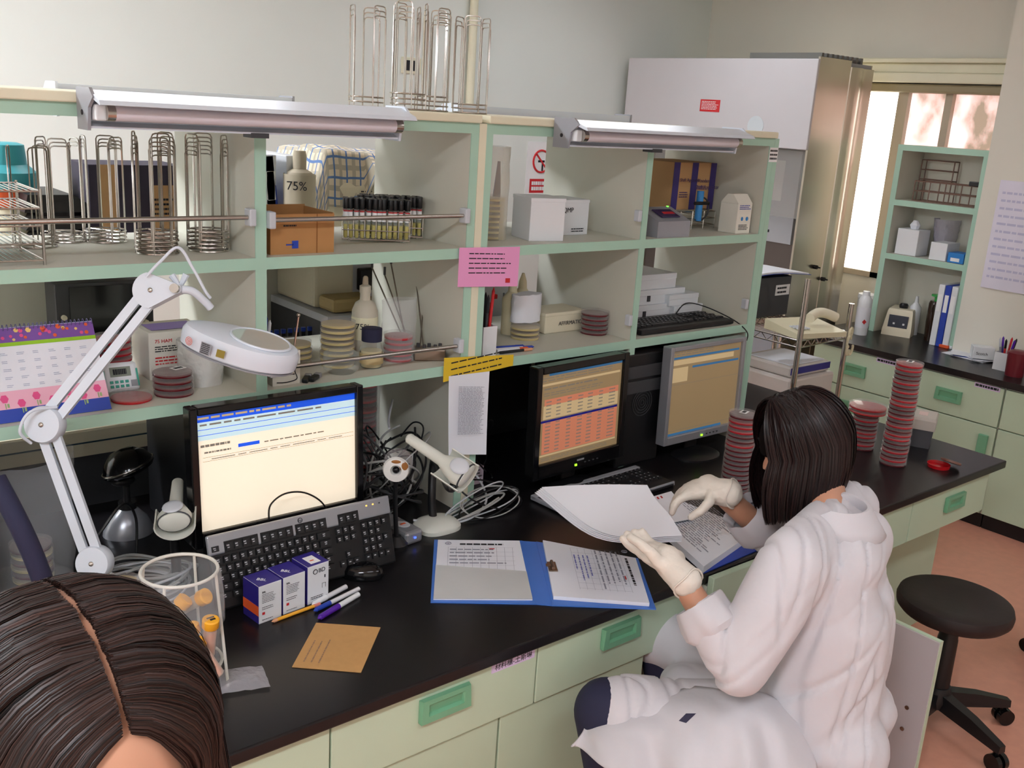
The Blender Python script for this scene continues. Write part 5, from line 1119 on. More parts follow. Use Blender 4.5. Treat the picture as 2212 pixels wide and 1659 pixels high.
for k, (s_, col) in enumerate([(stripe(sp.outputs[0], .024, .006), (186, 178, 158)), (stripe(sp.outputs[1], .024, .006), (186, 178, 158)), (stripe(sp.outputs[0], .024, .0028, .024), (96, 128, 178)), (stripe(sp.outputs[1], .024, .0028, .024), (96, 128, 178))]):
    mx = nt.nodes.new('ShaderNodeMix'); mx.data_type = 'RGBA'; mx.inputs[6].default_value = (*lin((226, 214, 190)), 1); mx.inputs[7].default_value = (*lin(col), 1); nt.links.new(s_, mx.inputs[0])
    if cur: nt.links.new(cur, mx.inputs[6])
    cur = mx.outputs[2]
nt.links.new(cur, b.inputs['Base Color'])
bm = bmesh.new(); uvl = bm.loops.layers.uv.new('UVMap'); G = {}
NX, NY = 34, 34
for i in range(NX):
    for j in range(NY):
        u_, v_ = -.24+.54*i/(NX-1), -.24+.46*j/(NY-1)
        x, y, z = .10+u_, 1.5+v_, 1.33+.282+.012*noise.noise(V((u_*14, v_*14, 1)))+.02*math.exp(-((u_+.1)**2+(v_)**2)*60)
        ov = max(0, -.105-v_)+0; z -= ov*1.2*(1 if u_ < 0 else .35); y += ov*.85*(1 if u_ < 0 else .6)
        ol = max(0, -.145-u_); z -= ol*1.6; x += ol*.6
        G[i, j] = (bm.verts.new((x+.006*noise.noise(V((v_*20, u_*5, 3))), y+.008*noise.noise(V((u_*22, v_*5, 7))), z)), (u_, v_))
for i in range(NX-1):
    for j in range(NY-1):
        q = [G[i, j], G[i+1, j], G[i+1, j+1], G[i, j+1]]; f = bm.faces.new([a[0] for a in q]); f.smooth = True
        for l, a in zip(f.loops, q): l[uvl].uv = a[1]
me = bpy.data.meshes.new('checked_cloth'); bm.to_mesh(me); bm.free(); me.materials.append(clm); o = bpy.data.objects.new('checked_cloth', me); COL.objects.link(o)
so = o.modifiers.new('s', 'SOLIDIFY'); so.thickness = .002
tag(o, 'cream and blue checked cloth draped over the cream instrument', 'cloth')
# below, behind the lower middle bay: sample instrument
t = thing('lab_instrument', 'cream instrument with a black camera mount behind the pens and yellow plates', 'machine', (.02, 1.46, ZB))
MB().b2((-.14, -.14, .455), (.0, .12, .60), .01).m(1).b2((.0, -.12, .455), (.16, .12, .60), .004).build('housing', [beiged, white], t)
MB().b2((-.13, -.24, .455), (.02, -.142, .50), .012).build('chute', mat('chute_tan', (186, 164, 112), .5), t)
MB().b2((.02, -.15, .50), (.09, -.121, .57), .004).build('camera_mount', black, t)
MB().b2((.025, -.25, .4535), (.18, -.122, .458)).build('pink_tray_paper', mat('salmon_paper', (226, 142, 118), .7), t)
MB().b2((-.16, -.26, .43), (.2, .12, .453)).build('tray_deck', lgrey, t)
MB().b2((-.16, -.24, 0), (.2, .12, .429)).build('pedestal', dgrey, t)
tag(MB().b2((-.31, 1.24, ZB), (-.14, 1.34, ZB+.36)).build('sample_rack_box', black), 'black rack box behind the pen cup in the lower middle bay', 'rack')
for i in range(7):
    x = -.30+i*.022; tag(MB().lathe([(.007, 0), (.007, .04)], (x, 1.26, ZB+.361), 12).m(1).lathe([(.0075, .04), (.0075, .052)], (x, 1.26, ZB+.361), 12).build('sample_vial', [black, blued], None, True), 'small blue-capped vial in the row on the black rack box', 'vial', 'blue-capped vials on the black rack box')
# right of centre, behind
tag(MB().b2((.70, 1.125, ZB), (.86, 1.18, 1.46)).build('cream_partition', mat('pale_yellow_panel', (230, 224, 180), .6)), 'pale yellow panel behind the right unit lower bay', 'panel')
t = thing('dome_instrument', 'pale grey rounded instrument behind the cream dropper bottles', 'machine', (.50, 1.22, ZB))
rg = [[(.11*s_*math.cos(a), .06*s_*math.sin(a), z) for a in [2*PI*i/28 for i in range(28)]] for s_, z in ((1, .0), (1, .46), (.92, .50), (.6, .525), (.2, .53))]
MB().rings(rg).build('housing', lgrey, t, True)
MB().box((-.03, -.06, .48), (.02, .012, .016), .003).m(1).box((.03, -.058, .48), (.04, .012, .02), .003).build('buttons', [red, grey], t)
t = thing('purple_leaflet', 'purple leaflet with a coloured strip standing behind the plate sleeve', 'leaflet', (.33, 1.02, ZMT)); MB().prism([(-.012, 0), (.035, 0), (.02, .20), (.012, .20)], (0, .004), 'Y').m(1).box((.018, -.001, .04), (.008, .002, .012)).m(2).box((.016, -.001, .08), (.006, .002, .012)).build('leaflet_sheet', [purple, green, red], t)
# wall fittings
t = thing('wall_socket', 'cream wall socket plate with two dark switches behind the wire racks', 'socket', (1.337, YW, 1.962))
MB().b2((-.06, -.008, -.04), (.06, -.001, .04), .003).build('plate', cream, t)
for x in (-.018, .018): MB().b2((x-.014, -.011, -.025), (x+.014, -.0085, .025), .001).build('switch', ink, t)
t = thing('no_smoking_sign', 'white poster with a red no-smoking circle on the back wall', 'sign', (2.26, YW, 1.45))
MB().b2((-.11, -.004, -.16), (.11, -.001, .16)).build('sheet', label, t)
m = MB().m(0); m.at((0.0, -.006, .05), rx=PI/2).ring((0, 0, 0), .062, .006, 30, 5); m.M = Matrix(); m.rect((0, -.005, 0), X, Z, -.08, -.13, .08, -.05)
m.at((0, -.006, .05), ry=.8).box((0, 0, 0), (.12, .002, .010)); m.M = Matrix(); m.m(1).box((0, -.0048, .05), (.05, .001, .012)).box((.01, -.0048, .02), (.012, .001, .05))
m.m(2).dashes((-.065, -.0058, -.12), X, Z, .13, .06, 2, 1, .7, 3); m.build('symbol', [red, ink, label], t)
# corner pipe on the back wall
tag(MB().cyl((1.70, YW-.03, 0), (1.70, YW-.03, HC), .022, n=14).build('wall_conduit', cream, None, True), 'thin cream vertical pipe on the back wall right of the wire racks', 'pipe')

# ---------------------------------------------------------------- chrome rack, printer, phone
t = thing('chrome_shelf_rack', 'chrome wire shelf rack between the bench end and the steel hood', 'rack', (2.2, 1.15, 0))
for x, y, zt in ((2.02, .98, 1.17), (2.42, 1.0, 1.03), (2.02, 1.38, 1.17), (2.42, 1.38, 1.03)): MB().cyl((x, y, 0), (x, y, zt), .0125, n=12).build('post', chrome, t, True, world=True)
for z in (.90,):
    m = MB()
    for a, b in (((2.02, .98), (2.42, 1.0)), ((2.42, 1.0), (2.42, 1.38)), ((2.42, 1.38), (2.02, 1.38)), ((2.02, 1.38), (2.02, .98))):
        for dz in (0, -.03): m.cyl((*a, z+dz), (*b, z+dz), .004, n=6)
        A_, B2 = V((*a, z)), V((*b, z)); n_ = 12
        m.tube([A_.lerp(B2, i/n_)+V((0, 0, -.03*(i % 2))) for i in range(n_+1)], .0025, 5)
    for i in range(15): m.cyl((2.03+i*.027, .985, z), (2.03+i*.027, 1.38, z), .002, n=5)
    m.build('wire_shelf', chrome, t, True, world=True)
t = thing('office_phone', 'cream desk telephone on the chrome wire rack', 'telephone', (2.20, 1.06, .905), -.25)
MB().prism([(-.11, 0), (.11, 0), (.11, .045), (-.11, .022)], (-.16, .12), 'X').build('phone_base', beige, t)
MB().tube(sm([(-.02, -.02, .07), (.03, .0, .085), (.08, .0, .085), (.14, -.01, .065)], 6), .022, 12).build('handset', beiged, t, True)
m = MB()
for i in range(4):
    for j in range(3): m.at((-.115+i*.018, -.06+j*.022, .034), rx=.1).box((0, 0, 0), (.013, .015, .005))
m.build('keypad', lgrey, t)
tag(MB().tube([(2.42+.03*math.cos(a)+.006*math.cos(a*9), 1.0-.01*a+.0, .86+.05*math.sin(a*1.3)+.012*math.sin(a*9)) for a in [i*.05 for i in range(90)]], .006, 6).build('coiled_cord', beige, None, True), 'cream coiled telephone cord looped round the rack post', 'cord')
t = thing('dark_device', 'dark grey device with a white label above the phone, behind the rack', 'device', (2.24, 1.36, .906))
MB().b2((-.24, .0, 0), (.22, .20, .19), .004).m(1).b2((.10, -.002, .10), (.21, -.0005, .15)).m(2).dashes((.11, -.0035, .105), X, Z, .09, .04, 2).build('housing', [dgrey, label, ink], t)
t = thing('paper_pile', 'sheets of paper with a blue backing lying on the dark grey device', 'paper', (2.24, 1.42, 1.098)); m = MB()
m.rings([[(-.25+.56*i/8, -.09, .002+.02*math.sin(i/8*PI)+z) for i in range(9)]+[(-.25+.56*i/8, .16, .002+.02*math.sin(i/8*PI)+z) for i in range(8, -1, -1)] for z in (0, .008)]).build('sheets', paper, t)
m = MB(); m.rings([[(-.25+.58*i/8, -.092, -.001+.02*math.sin(i/8*PI)+z) for i in range(9)]+[(-.25+.58*i/8, .162, -.001+.02*math.sin(i/8*PI)+z) for i in range(8, -1, -1)] for z in (0, .0025)]).build('blue_folder', blued, t)
t = thing('laser_printer', 'large cream laser printer under the telephone rack', 'printer', (2.2, 1.2, .33))
MB().b2((-.14, -.18, 0), (.20, .15, .38), .012).build('printer_body', mat('printer_cream', (208, 200, 194), .45), t)
MB().b2((-.12, -.16, .381), (.18, .12, .43), .01).m(1).b2((-.12, -.163, .395), (.18, -.159, .425)).build('scanner_cover', [MATS['printer_cream'], purpled], t)
m = MB()
for i in range(12): m.b2((-.12, -.182, .20+i*.010), (.0, -.1805, .206+i*.010))
m.build('vent', grey, t)
MB().b2((-.10, -.14, .431), (.16, .08, .435)).build('output_paper', paper, t)
tag(MB().b2((2.05, 1.04, 0), (2.39, 1.36, .328)).build('printer_stand', beiged), 'plain cream stand under the laser printer', 'stand')

# ---------------------------------------------------------------- things on the right of the bench
t = thing('tip_box', 'grey pipette tip box with a frosted lid at the right end of the bench', 'box', (1.80, .275, ZB), .42)
MB().rings([[(s_*x, s_*y, z) for x, y in ((-.06, -.045), (.06, -.045), (.06, .045), (-.06, .045))] for s_, z in ((.88, 0), (1, .075))]).build('box_base', mat('smoke_grey', (84, 84, 88), .4), t)
MB().rings([[(s_*x, s_*y, z) for x, y in ((-.064, -.049), (.064, -.049), (.064, .049), (-.064, .049))] for s_, z in ((1, .070), (1, .105), (.93, .115))]).m(1).box((.0, 0, .1155), (.05, .03, .001)).build('lid', [mat('frosted_lid', (196, 188, 178), .45), mat('lid_pink', (222, 196, 190), .6)], t)
tag(MB().box((0, 0, .002), (.10, .07, .004)).build('note_pad', paper), 'small white paper pad between the two plate stacks at the bench end', 'paper').location = (1.66, .42, ZB)
bpy.data.objects['note_pad'].rotation_euler = (0, 0, .3)
# side counter things
t = thing('vortex_mixer', 'cream vortex mixer with a dark control panel under the wall shelf', 'device', (3.44, 1.30, ZC), -1.25)
MB().rings([[(s_*x, s_*y+(z*.2), z) for x, y in ((-.075, -.09), (.075, -.09), (.075, .09), (-.075, .09))] for s_, z in ((1, 0), (1, .03), (.86, .13), (.8, .14))]).build('housing', beiged, t)
MB().at((0, -.072, .075), rx=-.17).box((0, 0, 0), (.10, .004, .07)).m(1).box((-.02, -.003, -.01), (.01, .003, .01)).box((.03, -.003, -.01), (.01, .003, .01)).build('control_panel', [mat('panel_dark', (56, 60, 72), .4), label], t)
MB().lathe([(.022, .14), (.024, .155), (.018, .165)], (0, .02, 0), 20).build('rubber_cup', black, t, True)
bottle('spray_bottle', 'white wash bottle standing behind the vortex mixer', 3.50, 1.26, ZC+.0, [(.03, 0), (.03, .15), (.012, .175)], white, [(.012, .17), (.008, .21)], white)
bottle('pump_bottle', 'dark brown bottle with a green pump head beside the mixer', 3.44, 1.12, ZC, [(.03, 0), (.036, .1), (.036, .2), (.03, .215)], mat('brown_glass', (44, 28, 20), .1), [(.012, .215), (.012, .235), (.03, .24), (.03, .248), (.008, .25)], green)
for i, (y, m_, lab) in enumerate([(1.055, white, 'white binder at the left of the row under the wall shelf'), (1.02, blued, 'dark blue binder in the row under the wall shelf'), (.985, white, 'white binder at the right of the row under the wall shelf')]):
    t = thing('ring_binder', lab, 'binder', (3.46, y, ZC)); MB().b2((-.12, -.016, 0), (.12, .016, .32), .003).build('cover', m_, t); MB().b2((-.1215, -.010, .18), (-.1203, .010, .27)).build('spine_label', label, t)
p = onz(1858, 722, ZC)
bottle('spray_can', 'white bottle with a red diamond mark left of the wall shelf', p.x, p.y, ZC, [(.034, 0), (.034, .19), (.018, .215)], white, [(.02, .21), (.018, .235)], white, (.0345, .04, .15), paper, cat='bottle')
M = frame((p.x-.036*.7, p.y-.036*.75, ZC+.075), _r, (0, 0, 1)); m = MB(); m.M = M; m.poly([(-.012, 0, 0), (0, -.014, 0), (.012, 0, 0), (0, .014, 0)]); tag(m.build('diamond_label', red), 'red diamond hazard label on the white bottle', 'label')
t = thing('paper_pile', 'loose papers with a blue sheet on the side counter', 'paper', (3.30, .80, ZC))
for i in range(4): MB().at((R.uniform(-.02, .02), R.uniform(-.02, .02), .002+i*.003), R.uniform(-.5, .5)).box((0, 0, 0), (.16, .22, .002)).build('sheet', blued if i == 1 else paper, t)
t = thing('white_box', 'small white box with black print on the side counter near the papers', 'box', (3.25, .70, ZC), -.9)
t.location = (3.24, .745, ZC+.014); 
MB().b2((-.05, -.03, 0), (.05, .03, .06), .002).m(1).text('Scotch', .02, (-.035, -.0306, .02)).build('box_body', [white, ink], t)
cup_of('pen_cup', 'white pen cup with red and purple pens at the right edge', 3.16, .60, ZC, .035, .085, white, None, sq=True)
for i in range(6):
    a = i*1.1; b0 = V((3.16+.012*math.cos(a), .60+.012*math.sin(a), ZC+.004)); pen('pen', '%s pen in the white cup at the right edge of the counter' % ['red', 'purple', 'grey', 'red', 'violet', 'black'][i], b0, b0+V((.025*math.cos(a), .025*math.sin(a), .15)), .005, [(red, red), (purple, violet), (grey, lgrey), (red, black), (violet, violet), (black, ink)][i], 'pens in the cup at the right edge')
bottle('red_jar', 'dark red jar at the right image edge on the side counter', 3.09, .515, ZC, [(.04, 0), (.045, .11), (.03, .12)], mat('dark_red_jar', (110, 30, 40), .3), cat='jar')
for i in range(8): tag(MB().box((0, 0, .008), (R.uniform(.03, .06), R.uniform(.02, .05), .016), .003).build('small_packet', [white, orange, label, beiged][i % 4]), '%s small packet among the clutter in front of the binders' % ['white', 'orange', 'pale', 'cream'][i % 4], 'packet', 'packets in front of the binders').location = (3.38+.04*math.cos(i*2.1), .93+.07*math.sin(i*1.7), ZC+.0)
tag(MB().b2((3.292, .50, 1.08), (3.2985, .84, 1.60)).m(1).dashes((3.2915, .82, 1.12), (0, -1, 0), Z, .3, .44, 12, .9, .3, 4).build('wall_schedule', [mat('lilac_sheet', (222, 218, 232), .8), mat('faint_blue', (190, 188, 214), .8)]), 'large pale printed schedule on the cream pillar', 'poster')
# inside the wall shelf
t = thing('tube_rack', 'brown wire tube rack on the top level of the wall shelf', 'rack', (3.46, 1.16, 1.448)); m = MB(); bm_ = mat('brown_wire', (120, 92, 80), .5)
for z in (.0, .05, .10): m.tube([(-.06, -.17, z+.003), (.04, -.17, z+.003), (.04, .17, z+.003), (-.06, .17, z+.003)], .003, 5, closed=True)
for i in range(5):
    for x in (-.06, .04): m.cyl((x, -.17+i*.085, 0), (x, -.17+i*.085, .103), .003, n=6)
m.build('wire_frame', bm_, t, True)
t = thing('tube_rack', 'taller brown wire tube rack standing behind on the wall shelf', 'rack', (3.53, 1.28, 1.448)); m = MB()
for z in (.11, .16, .21): m.tube([(-.02, -.09, z), (.03, -.09, z), (.03, .09, z), (-.02, .09, z)], .003, 5, closed=True)
for y in (-.09, .09):
    for x in (-.02, .03): m.cyl((x, y, 0), (x, y, .212), .003, n=6)
m.build('wire_frame', bm_, t, True)
tag(MB().b2((3.37, .975, 1.553), (3.42, 1.03, 1.575), .003).build('clip', black), 'black clip on the brown wire rack', 'clip')
carton('tissue_box', 'white tissue box with a tissue sticking up on the middle wall shelf', 'box', 3.38, 1.25, 1.164, 3.50, 1.37, 1.30, [white], lambda t, a, b, h: MB().rings([[(.02*s_*math.cos(q), .02*s_*math.sin(q), z) for q in [PI*i/4 for i in range(8)]] for s_, z in ((1, h), (1.4, h+.02), (.6, h+.045))]).build('tissue', paper, t, True), lid=False)
carton('glove_box', 'open white box beside the tissue box on the middle wall shelf', 'box', 3.37, 1.08, 1.164, 3.50, 1.17, 1.255, [white], None, lid=False)
carton('glove_box', 'blue and white box at the right of the middle wall shelf', 'box', 3.37, .985, 1.164, 3.47, 1.07, 1.215, [mat('sky_carton', (40, 128, 205), .5)], lambda t, a, b, h: MB().rect((-a-.001, 0, 0), (0, 1, 0), Z, -b*.5, h*.15, b*.6, h*.5).build('print', label, t), lid=False)
bag('crumpled clear lilac bag behind the boxes on the middle wall shelf', 3.55, 1.19, 1.1645, .04, .09, .20, 31, mat('lilac_film', (190, 186, 204), .2, alpha=.5, bump=.5), pinch=.3)
t = thing('white_bin', 'white cylindrical bin with a domed lid below the bright window strip', 'bin', (3.47, 1.53, ZC)); MB().lathe([(.05, 0), (.055, .15), (.058, .155), (.055, .175), (.0, .185)], n=26).build('bin_body', white, t, True)

# ---------------------------------------------------------------- stools
def stool(lab, x, y, seat_z, rz, seat_m, seat_r=.168, dip=.012):
    t = thing('lab_stool', lab, 'stool', (x, y, 0), rz)
    r_ = seat_r
    MB().lathe([(.05, seat_z-.055), (r_*.92, seat_z-.052), (r_*.985, seat_z-.04), (r_, seat_z-.022), (r_*.97, seat_z-.006), (r_*.88, seat_z), (r_*.6, seat_z-dip*.7), (.01, seat_z-dip)], n=48).build('seat', seat_m, t, True)
    MB().lathe([(.032, .13), (.030, .30), (.028, .31), (.028, seat_z-.054)], n=20).build('gas_column', black, t, True)
    MB().lathe([(.045, .075), (.05, .10), (.036, .14)], n=20).build('hub', black, t, True)
    for k in range(5):
        a = 2*PI*k/5; c_, s_ = math.cos(a), math.sin(a); P = lambda d, w_, z: (d*c_-w_*s_, d*s_+w_*c_, z)
        MB().rings([[P(d, -w_, z0), P(d, w_, z0), P(d, w_*.8, z1), P(d, -w_*.8, z1)] for d, w_, z0, z1 in ((.02, .024, .075, .125), (.14, .020, .068, .110), (.235, .016, .062, .088), (.25, .014, .062, .084))]).build('leg', black, t, True)
        cs = MB().cyl(P(.24, -.022, .027), P(.24, -.006, .027), .0265, n=20).cyl(P(.24, .006, .027), P(.24, .022, .027), .0265, n=20).cyl(P(.24, -.006, .027), P(.24, .006, .027), .012, n=10).cyl(P(.235, 0, .03), P(.235, 0, .07), .010, n=10).build('caster', blackg, t, True)
    return t
seatm = mat('stool_seat_black', (34, 26, 26), .5, noise_=.15, nscale=30, bump=.05)
stool('round black swivel stool on the pink floor at the right', 1.235, -.205, .44, -1.83, seatm)
stool('black swivel stool barely showing at the right edge', 1.95, -.42, .44, .2, seatm)
stool('dark round stool under the woman in the white coat', .26, -.37, .37, .4, seatm, .18)
# ---------------------------------------------------------------- folder, papers
def flat_sheet(mb, c4, z, rows=None):
    return mb.rings([[V((p.x, p.y, z)) for p in c4], [V((p.x, p.y, z+.001)) for p in c4]])
def quad_px(pts, z): return [onz(u, v, z) for u, v in pts]
t = thing('ring_folder', 'open blue folder with printed forms lying flat on the bench', 'folder', onz(1160, 1240, ZB))
fl = quad_px([(930, 1303), (1160, 1307), (1128, 1170), (938, 1168)], ZB); fm = quad_px([(1160, 1307), (1193, 1310), (1158, 1172), (1128, 1170)], ZB); fr_ = quad_px([(1193, 1310), (1417, 1318), (1378, 1208), (1158, 1172)], ZB)
MB().rings([[p+V((0, 0, z)) for p in fl] for z in (.0005, .003)]).rings([[p+V((0, 0, z)) for p in fm] for z in (.0005, .002)]).rings([[p+V((0, 0, z)) for p in fr_] for z in (.0005, .003)]).build('cover', blue, t, world=True)
pl_ = quad_px([(936, 1299), (1150, 1300), (1122, 1172), (946, 1170)], ZB); pr = quad_px([(1195, 1298), (1402, 1313), (1372, 1215), (1172, 1176)], ZB)
def form(name, P, z, hgt, seed, parent, swap=False, dense=False):
    ux = (P[1]-P[0]); uy = (P[3]-P[0]); w_, h_ = ux.length, uy.length; ux.normalize(); uy.normalize()
    m = MB(); N = 10
    m.rings([[P[0].lerp(P[1], i/N)+V((0, 0, z+a*hgt+.002*math.sin(i*.9+seed)*0)) for i in range(N+1)]+[P[3].lerp(P[2], i/N)+V((0, 0, z+a*hgt)) for i in range(N, -1, -1)] for a in (0, 1)])
    o = m.build(name, paper, parent, world=True); q = P[0]+V((0, 0, z+hgt+.0008)); d = MB()
    if swap: ux, uy, w_, h_, q = -uy, ux, h_, w_, P[3]+V((0, 0, z+hgt+.0008))
    d.m(1)
    if dense: d.dashes(q+ux*w_*.1+uy*h_*.12, ux, uy, w_*.8, h_*.75, 22, .75, .35, seed)
    else:
        for i in range(9): x = w_*(.12+i*.09); d.rect(q, ux, uy, x, h_*.3, x+.0006, h_*.86)
        for i in range(8): y = h_*(.3+i*.08); d.rect(q, ux, uy, w_*.12, y, w_*.86, y+.0005)
        d.m(0).dashes(q+ux*w_*.25+uy*h_*.9, ux, uy, w_*.5, h_*.035, 1, .95, .8, seed+2)
        d.m(1).dashes(q+ux*w_*.14+uy*h_*.55, ux, uy, w_*.7, h_*.3, 5, .6, .3, seed); d.m(2).rect(q, ux, uy, w_*.58, h_*.83, w_*.64, h_*.845)
        d.M = Matrix.Translation(q+ux*w_*.12+uy*h_*.93); d.m(1).ring((0, 0, 0), .007, .0012, 14, 4); d.ball((0, 0, -.001), (.004, .004, .001)); d.M = Matrix()
        d.m(3).dashes(q+ux*w_*.25+uy*h_*.3, ux, uy, w_*.5, h_*.2, 4, .5, .3, seed+7)
    d.build('form_print', [ink, paperd, red, inkb], o, world=True); return o
form('form_sheet', pl_, .0035, .002, 3, t)
form('form_stack', pr, .0035, .009, 5, t, swap=True)
q = quad_px([(936, 1299), (1150, 1300), (1137, 1240), (941, 1226)], ZB)
MB().rings([[p+V((0, 0, z)) for p in q] for z in (.0066, .0078)]).build('clear_pocket', mat('pocket_film', (222, 224, 222), .25, alpha=.55), t, world=True)
c = onz(1192, 1235, ZB)
MB().at((c.x, c.y, ZB+.014), math.atan2(fm[3].y-fm[0].y, fm[3].x-fm[0].x)).box((0, 0, 0), (.05, .022, .003), .001).cyl((-.02, 0, .005), (.02, 0, .005), .004).box((0, .006, .004), (.012, .02, .003)).build('lever_clip', mat('worn_clip', (136, 116, 100), .3, .9), t, world=True)
t = thing('ring_folder', 'blue folder with a thick paper stack lying beside the seated woman', 'folder', onz(1530, 1160, ZB))
q = quad_px([(1520, 1240), (1655, 1182), (1640, 1140), (1440, 1090), (1400, 1110)], ZB)
MB().rings([[p+V((0, 0, z)) for p in q] for z in (.0005, .003)]).build('cover', blued, t, world=True)
P = quad_px([(1520, 1228), (1632, 1150), (1470, 1085), (1395, 1115)], ZB+.016)
P = [V((p.x, p.y, ZB)) for p in P]
form('paper_stack', P, .0035, .018, 8, t, swap=True, dense=True)
# sheaf of papers held in both hands
SA, SB_, SCc, SD = dep(1170, 1052, 2.44), dep(1385, 1168, 2.13), dep(1474, 1155, 2.22), dep(1398, 1048, 2.42)
def sheaf(off, col, name, parent, spread=0, nn=14):
    rg = []
    for j in range(nn+1):
        f = j/nn; row = []
        for i in range(nn+1):
            g = i/nn; p = (SA.lerp(SD, g)).lerp(SB_.lerp(SCc, g), f)
            sag = -.030*math.sin(PI*min(1, f*1.05))*(1-g)*1.0 + .004*math.sin(f*7+g*3)
            p = p+V((0, 0, sag+off)) + (SA-SD).normalized()*spread*(1-g)*(1-f*.6)
            row.append(p)
        rg.append(row)
    return MB().rings([r_+[p+V((0, 0, -.0012)) for p in reversed(r_)] for r_ in rg]).build(name, col, parent, True, world=True)
t = thing('paper_sheaf', 'sheaf of white papers held in the gloved hands of the woman', 'paper', SA.lerp(SCc, .5))
for i in range(5): sheaf(-.0035*i, paper, 'sheet', t, .004*i)
pl2 = quad_px([(1405, 1075), (1450, 1062), (1500, 1120), (1450, 1130)], ZB+.03)
tag(MB().rings([[p+V((0, 0, z)) for p in pl2] for z in (0, .0015)]).m(1).dashes(pl2[0]+V((.01, -.01, .0022)), (pl2[2]-pl2[1]).normalized(), (pl2[1]-pl2[0]).normalized(), .02, .03, 2).build('loose_slip', [paper, red]), 'white slip of paper under the fingers of the far gloved hand', 'paper')

# ---------------------------------------------------------------- seated woman in the white coat
Fd = V((-.36, .93, 0)).normalized(); Ld = V((-Fd.y, Fd.x, 0)); PW = V((.232, -.342, .52))
def J(f, l, z): return PW + Fd*f + Ld*l + V((0, 0, z))
MW = Matrix((Fd, Ld, V((0, 0, 1)))).transposed()
wL, wR = dep(1466, 1240, 2.03), dep(1553, 1062, 2.32)
eL, eR = dep(1592, 1440, 1.98), dep(1700, 1190, 2.42)
sL, sR = J(.035, .168, .415), J(.00, -.172, .435)
hL, hR = dep(1425, 1200, 2.07), dep(1512, 1056, 2.345)
hc_ = dep(1737, 952, 2.23)
hf = (V((-.80, .60, -.42))).normalized(); hs = V((0, 0, 1)).cross(hf).normalized(); hup = hf.cross(hs).normalized()
MH = Matrix((hf, hs, hup)).transposed()   # local x forward, y left, z up
def H(x, y, z): return hc_ + MH @ V((x, y, z))
person = thing('person', 'woman with a black bob in a long white coat and latex gloves, seated reading papers', 'person', (PW.x, PW.y, 0))
kR = J(.38, -.10, -.01)
kL = dep(1310, 1535, 2.13)
aL, aR = kL-Fd*.10+V((0, 0, -kL.z+.09)), kR-Fd*.12+V((0, 0, -kR.z+.09))
bodyo = blob('body', [
    (J(-.02, 0, 0), J(-.02, 0, .22), .10, .095), (J(-.01, 0, .22), J(.0, 0, .34), .09, .085), (J(.0, 0, .38), H(-.02, 0, -.06), .05, .05),
    (sL, eL, .045, .038), (eL, wL, .036, .026), (sR, eR, .045, .038), (eR, wR, .036, .026), (sL+V((0, 0, -.02)), sR+V((0, 0, -.02)), .045, .045),
    (J(0, .08, -.02), kL, .085, .06), (J(0, -.08, -.02), kR, .085, .06), (kL, aL, .055, .035), (kR, aR, .055, .035),
    (aL+V((0, 0, -.03)), aL+Fd*.14+V((0, 0, -.05)), .036, .03), (aR+V((0, 0, -.03)), aR+Fd*.14+V((0, 0, -.05)), .036, .03),
    (H(.085, 0, -.01), H(.098, 0, -.03), .009, .012), (H(.07, 0, -.055), H(.082, 0, -.06), .018, .012), (H(.03, 0, -.08), H(.06, 0, -.09), .035, .022)],
    [(H(0, 0, .01), (.092, .074, .095), MH), (H(.03, 0, -.045), (.055, .052, .06), MH), (H(-.005, .076, -.015), (.016, .008, .028), MH), (H(-.005, -.076, -.015), (.016, .008, .028), MH)],
    .009, 4, skin)
bodyo.parent = person; bodyo.matrix_parent_inverse = person.matrix_basis.inverted()
def wp(o, par=person): o.parent = par; o.matrix_parent_inverse = person.matrix_basis.inverted(); return o
face = MB()
for s_ in (-1, 1): face.m(0); face.M = Matrix.Translation(H(.083, s_*.032, .0)) @ MH.to_4x4(); face.ball((0, 0, 0), (.008, .014, .006)); face.m(1).ball((.004, 0, 0), (.006, .006, .005)); face.m(1).box((.006, 0, .022), (.004, .03, .004))
face.M = Matrix.Translation(H(.085, 0, -.062)) @ MH.to_4x4(); face.m(2).ball((0, 0, 0), (.007, .02, .006))
wp(face.build('face_features', [label, ink, mat('lips', (170, 84, 78), .5)], None, True))
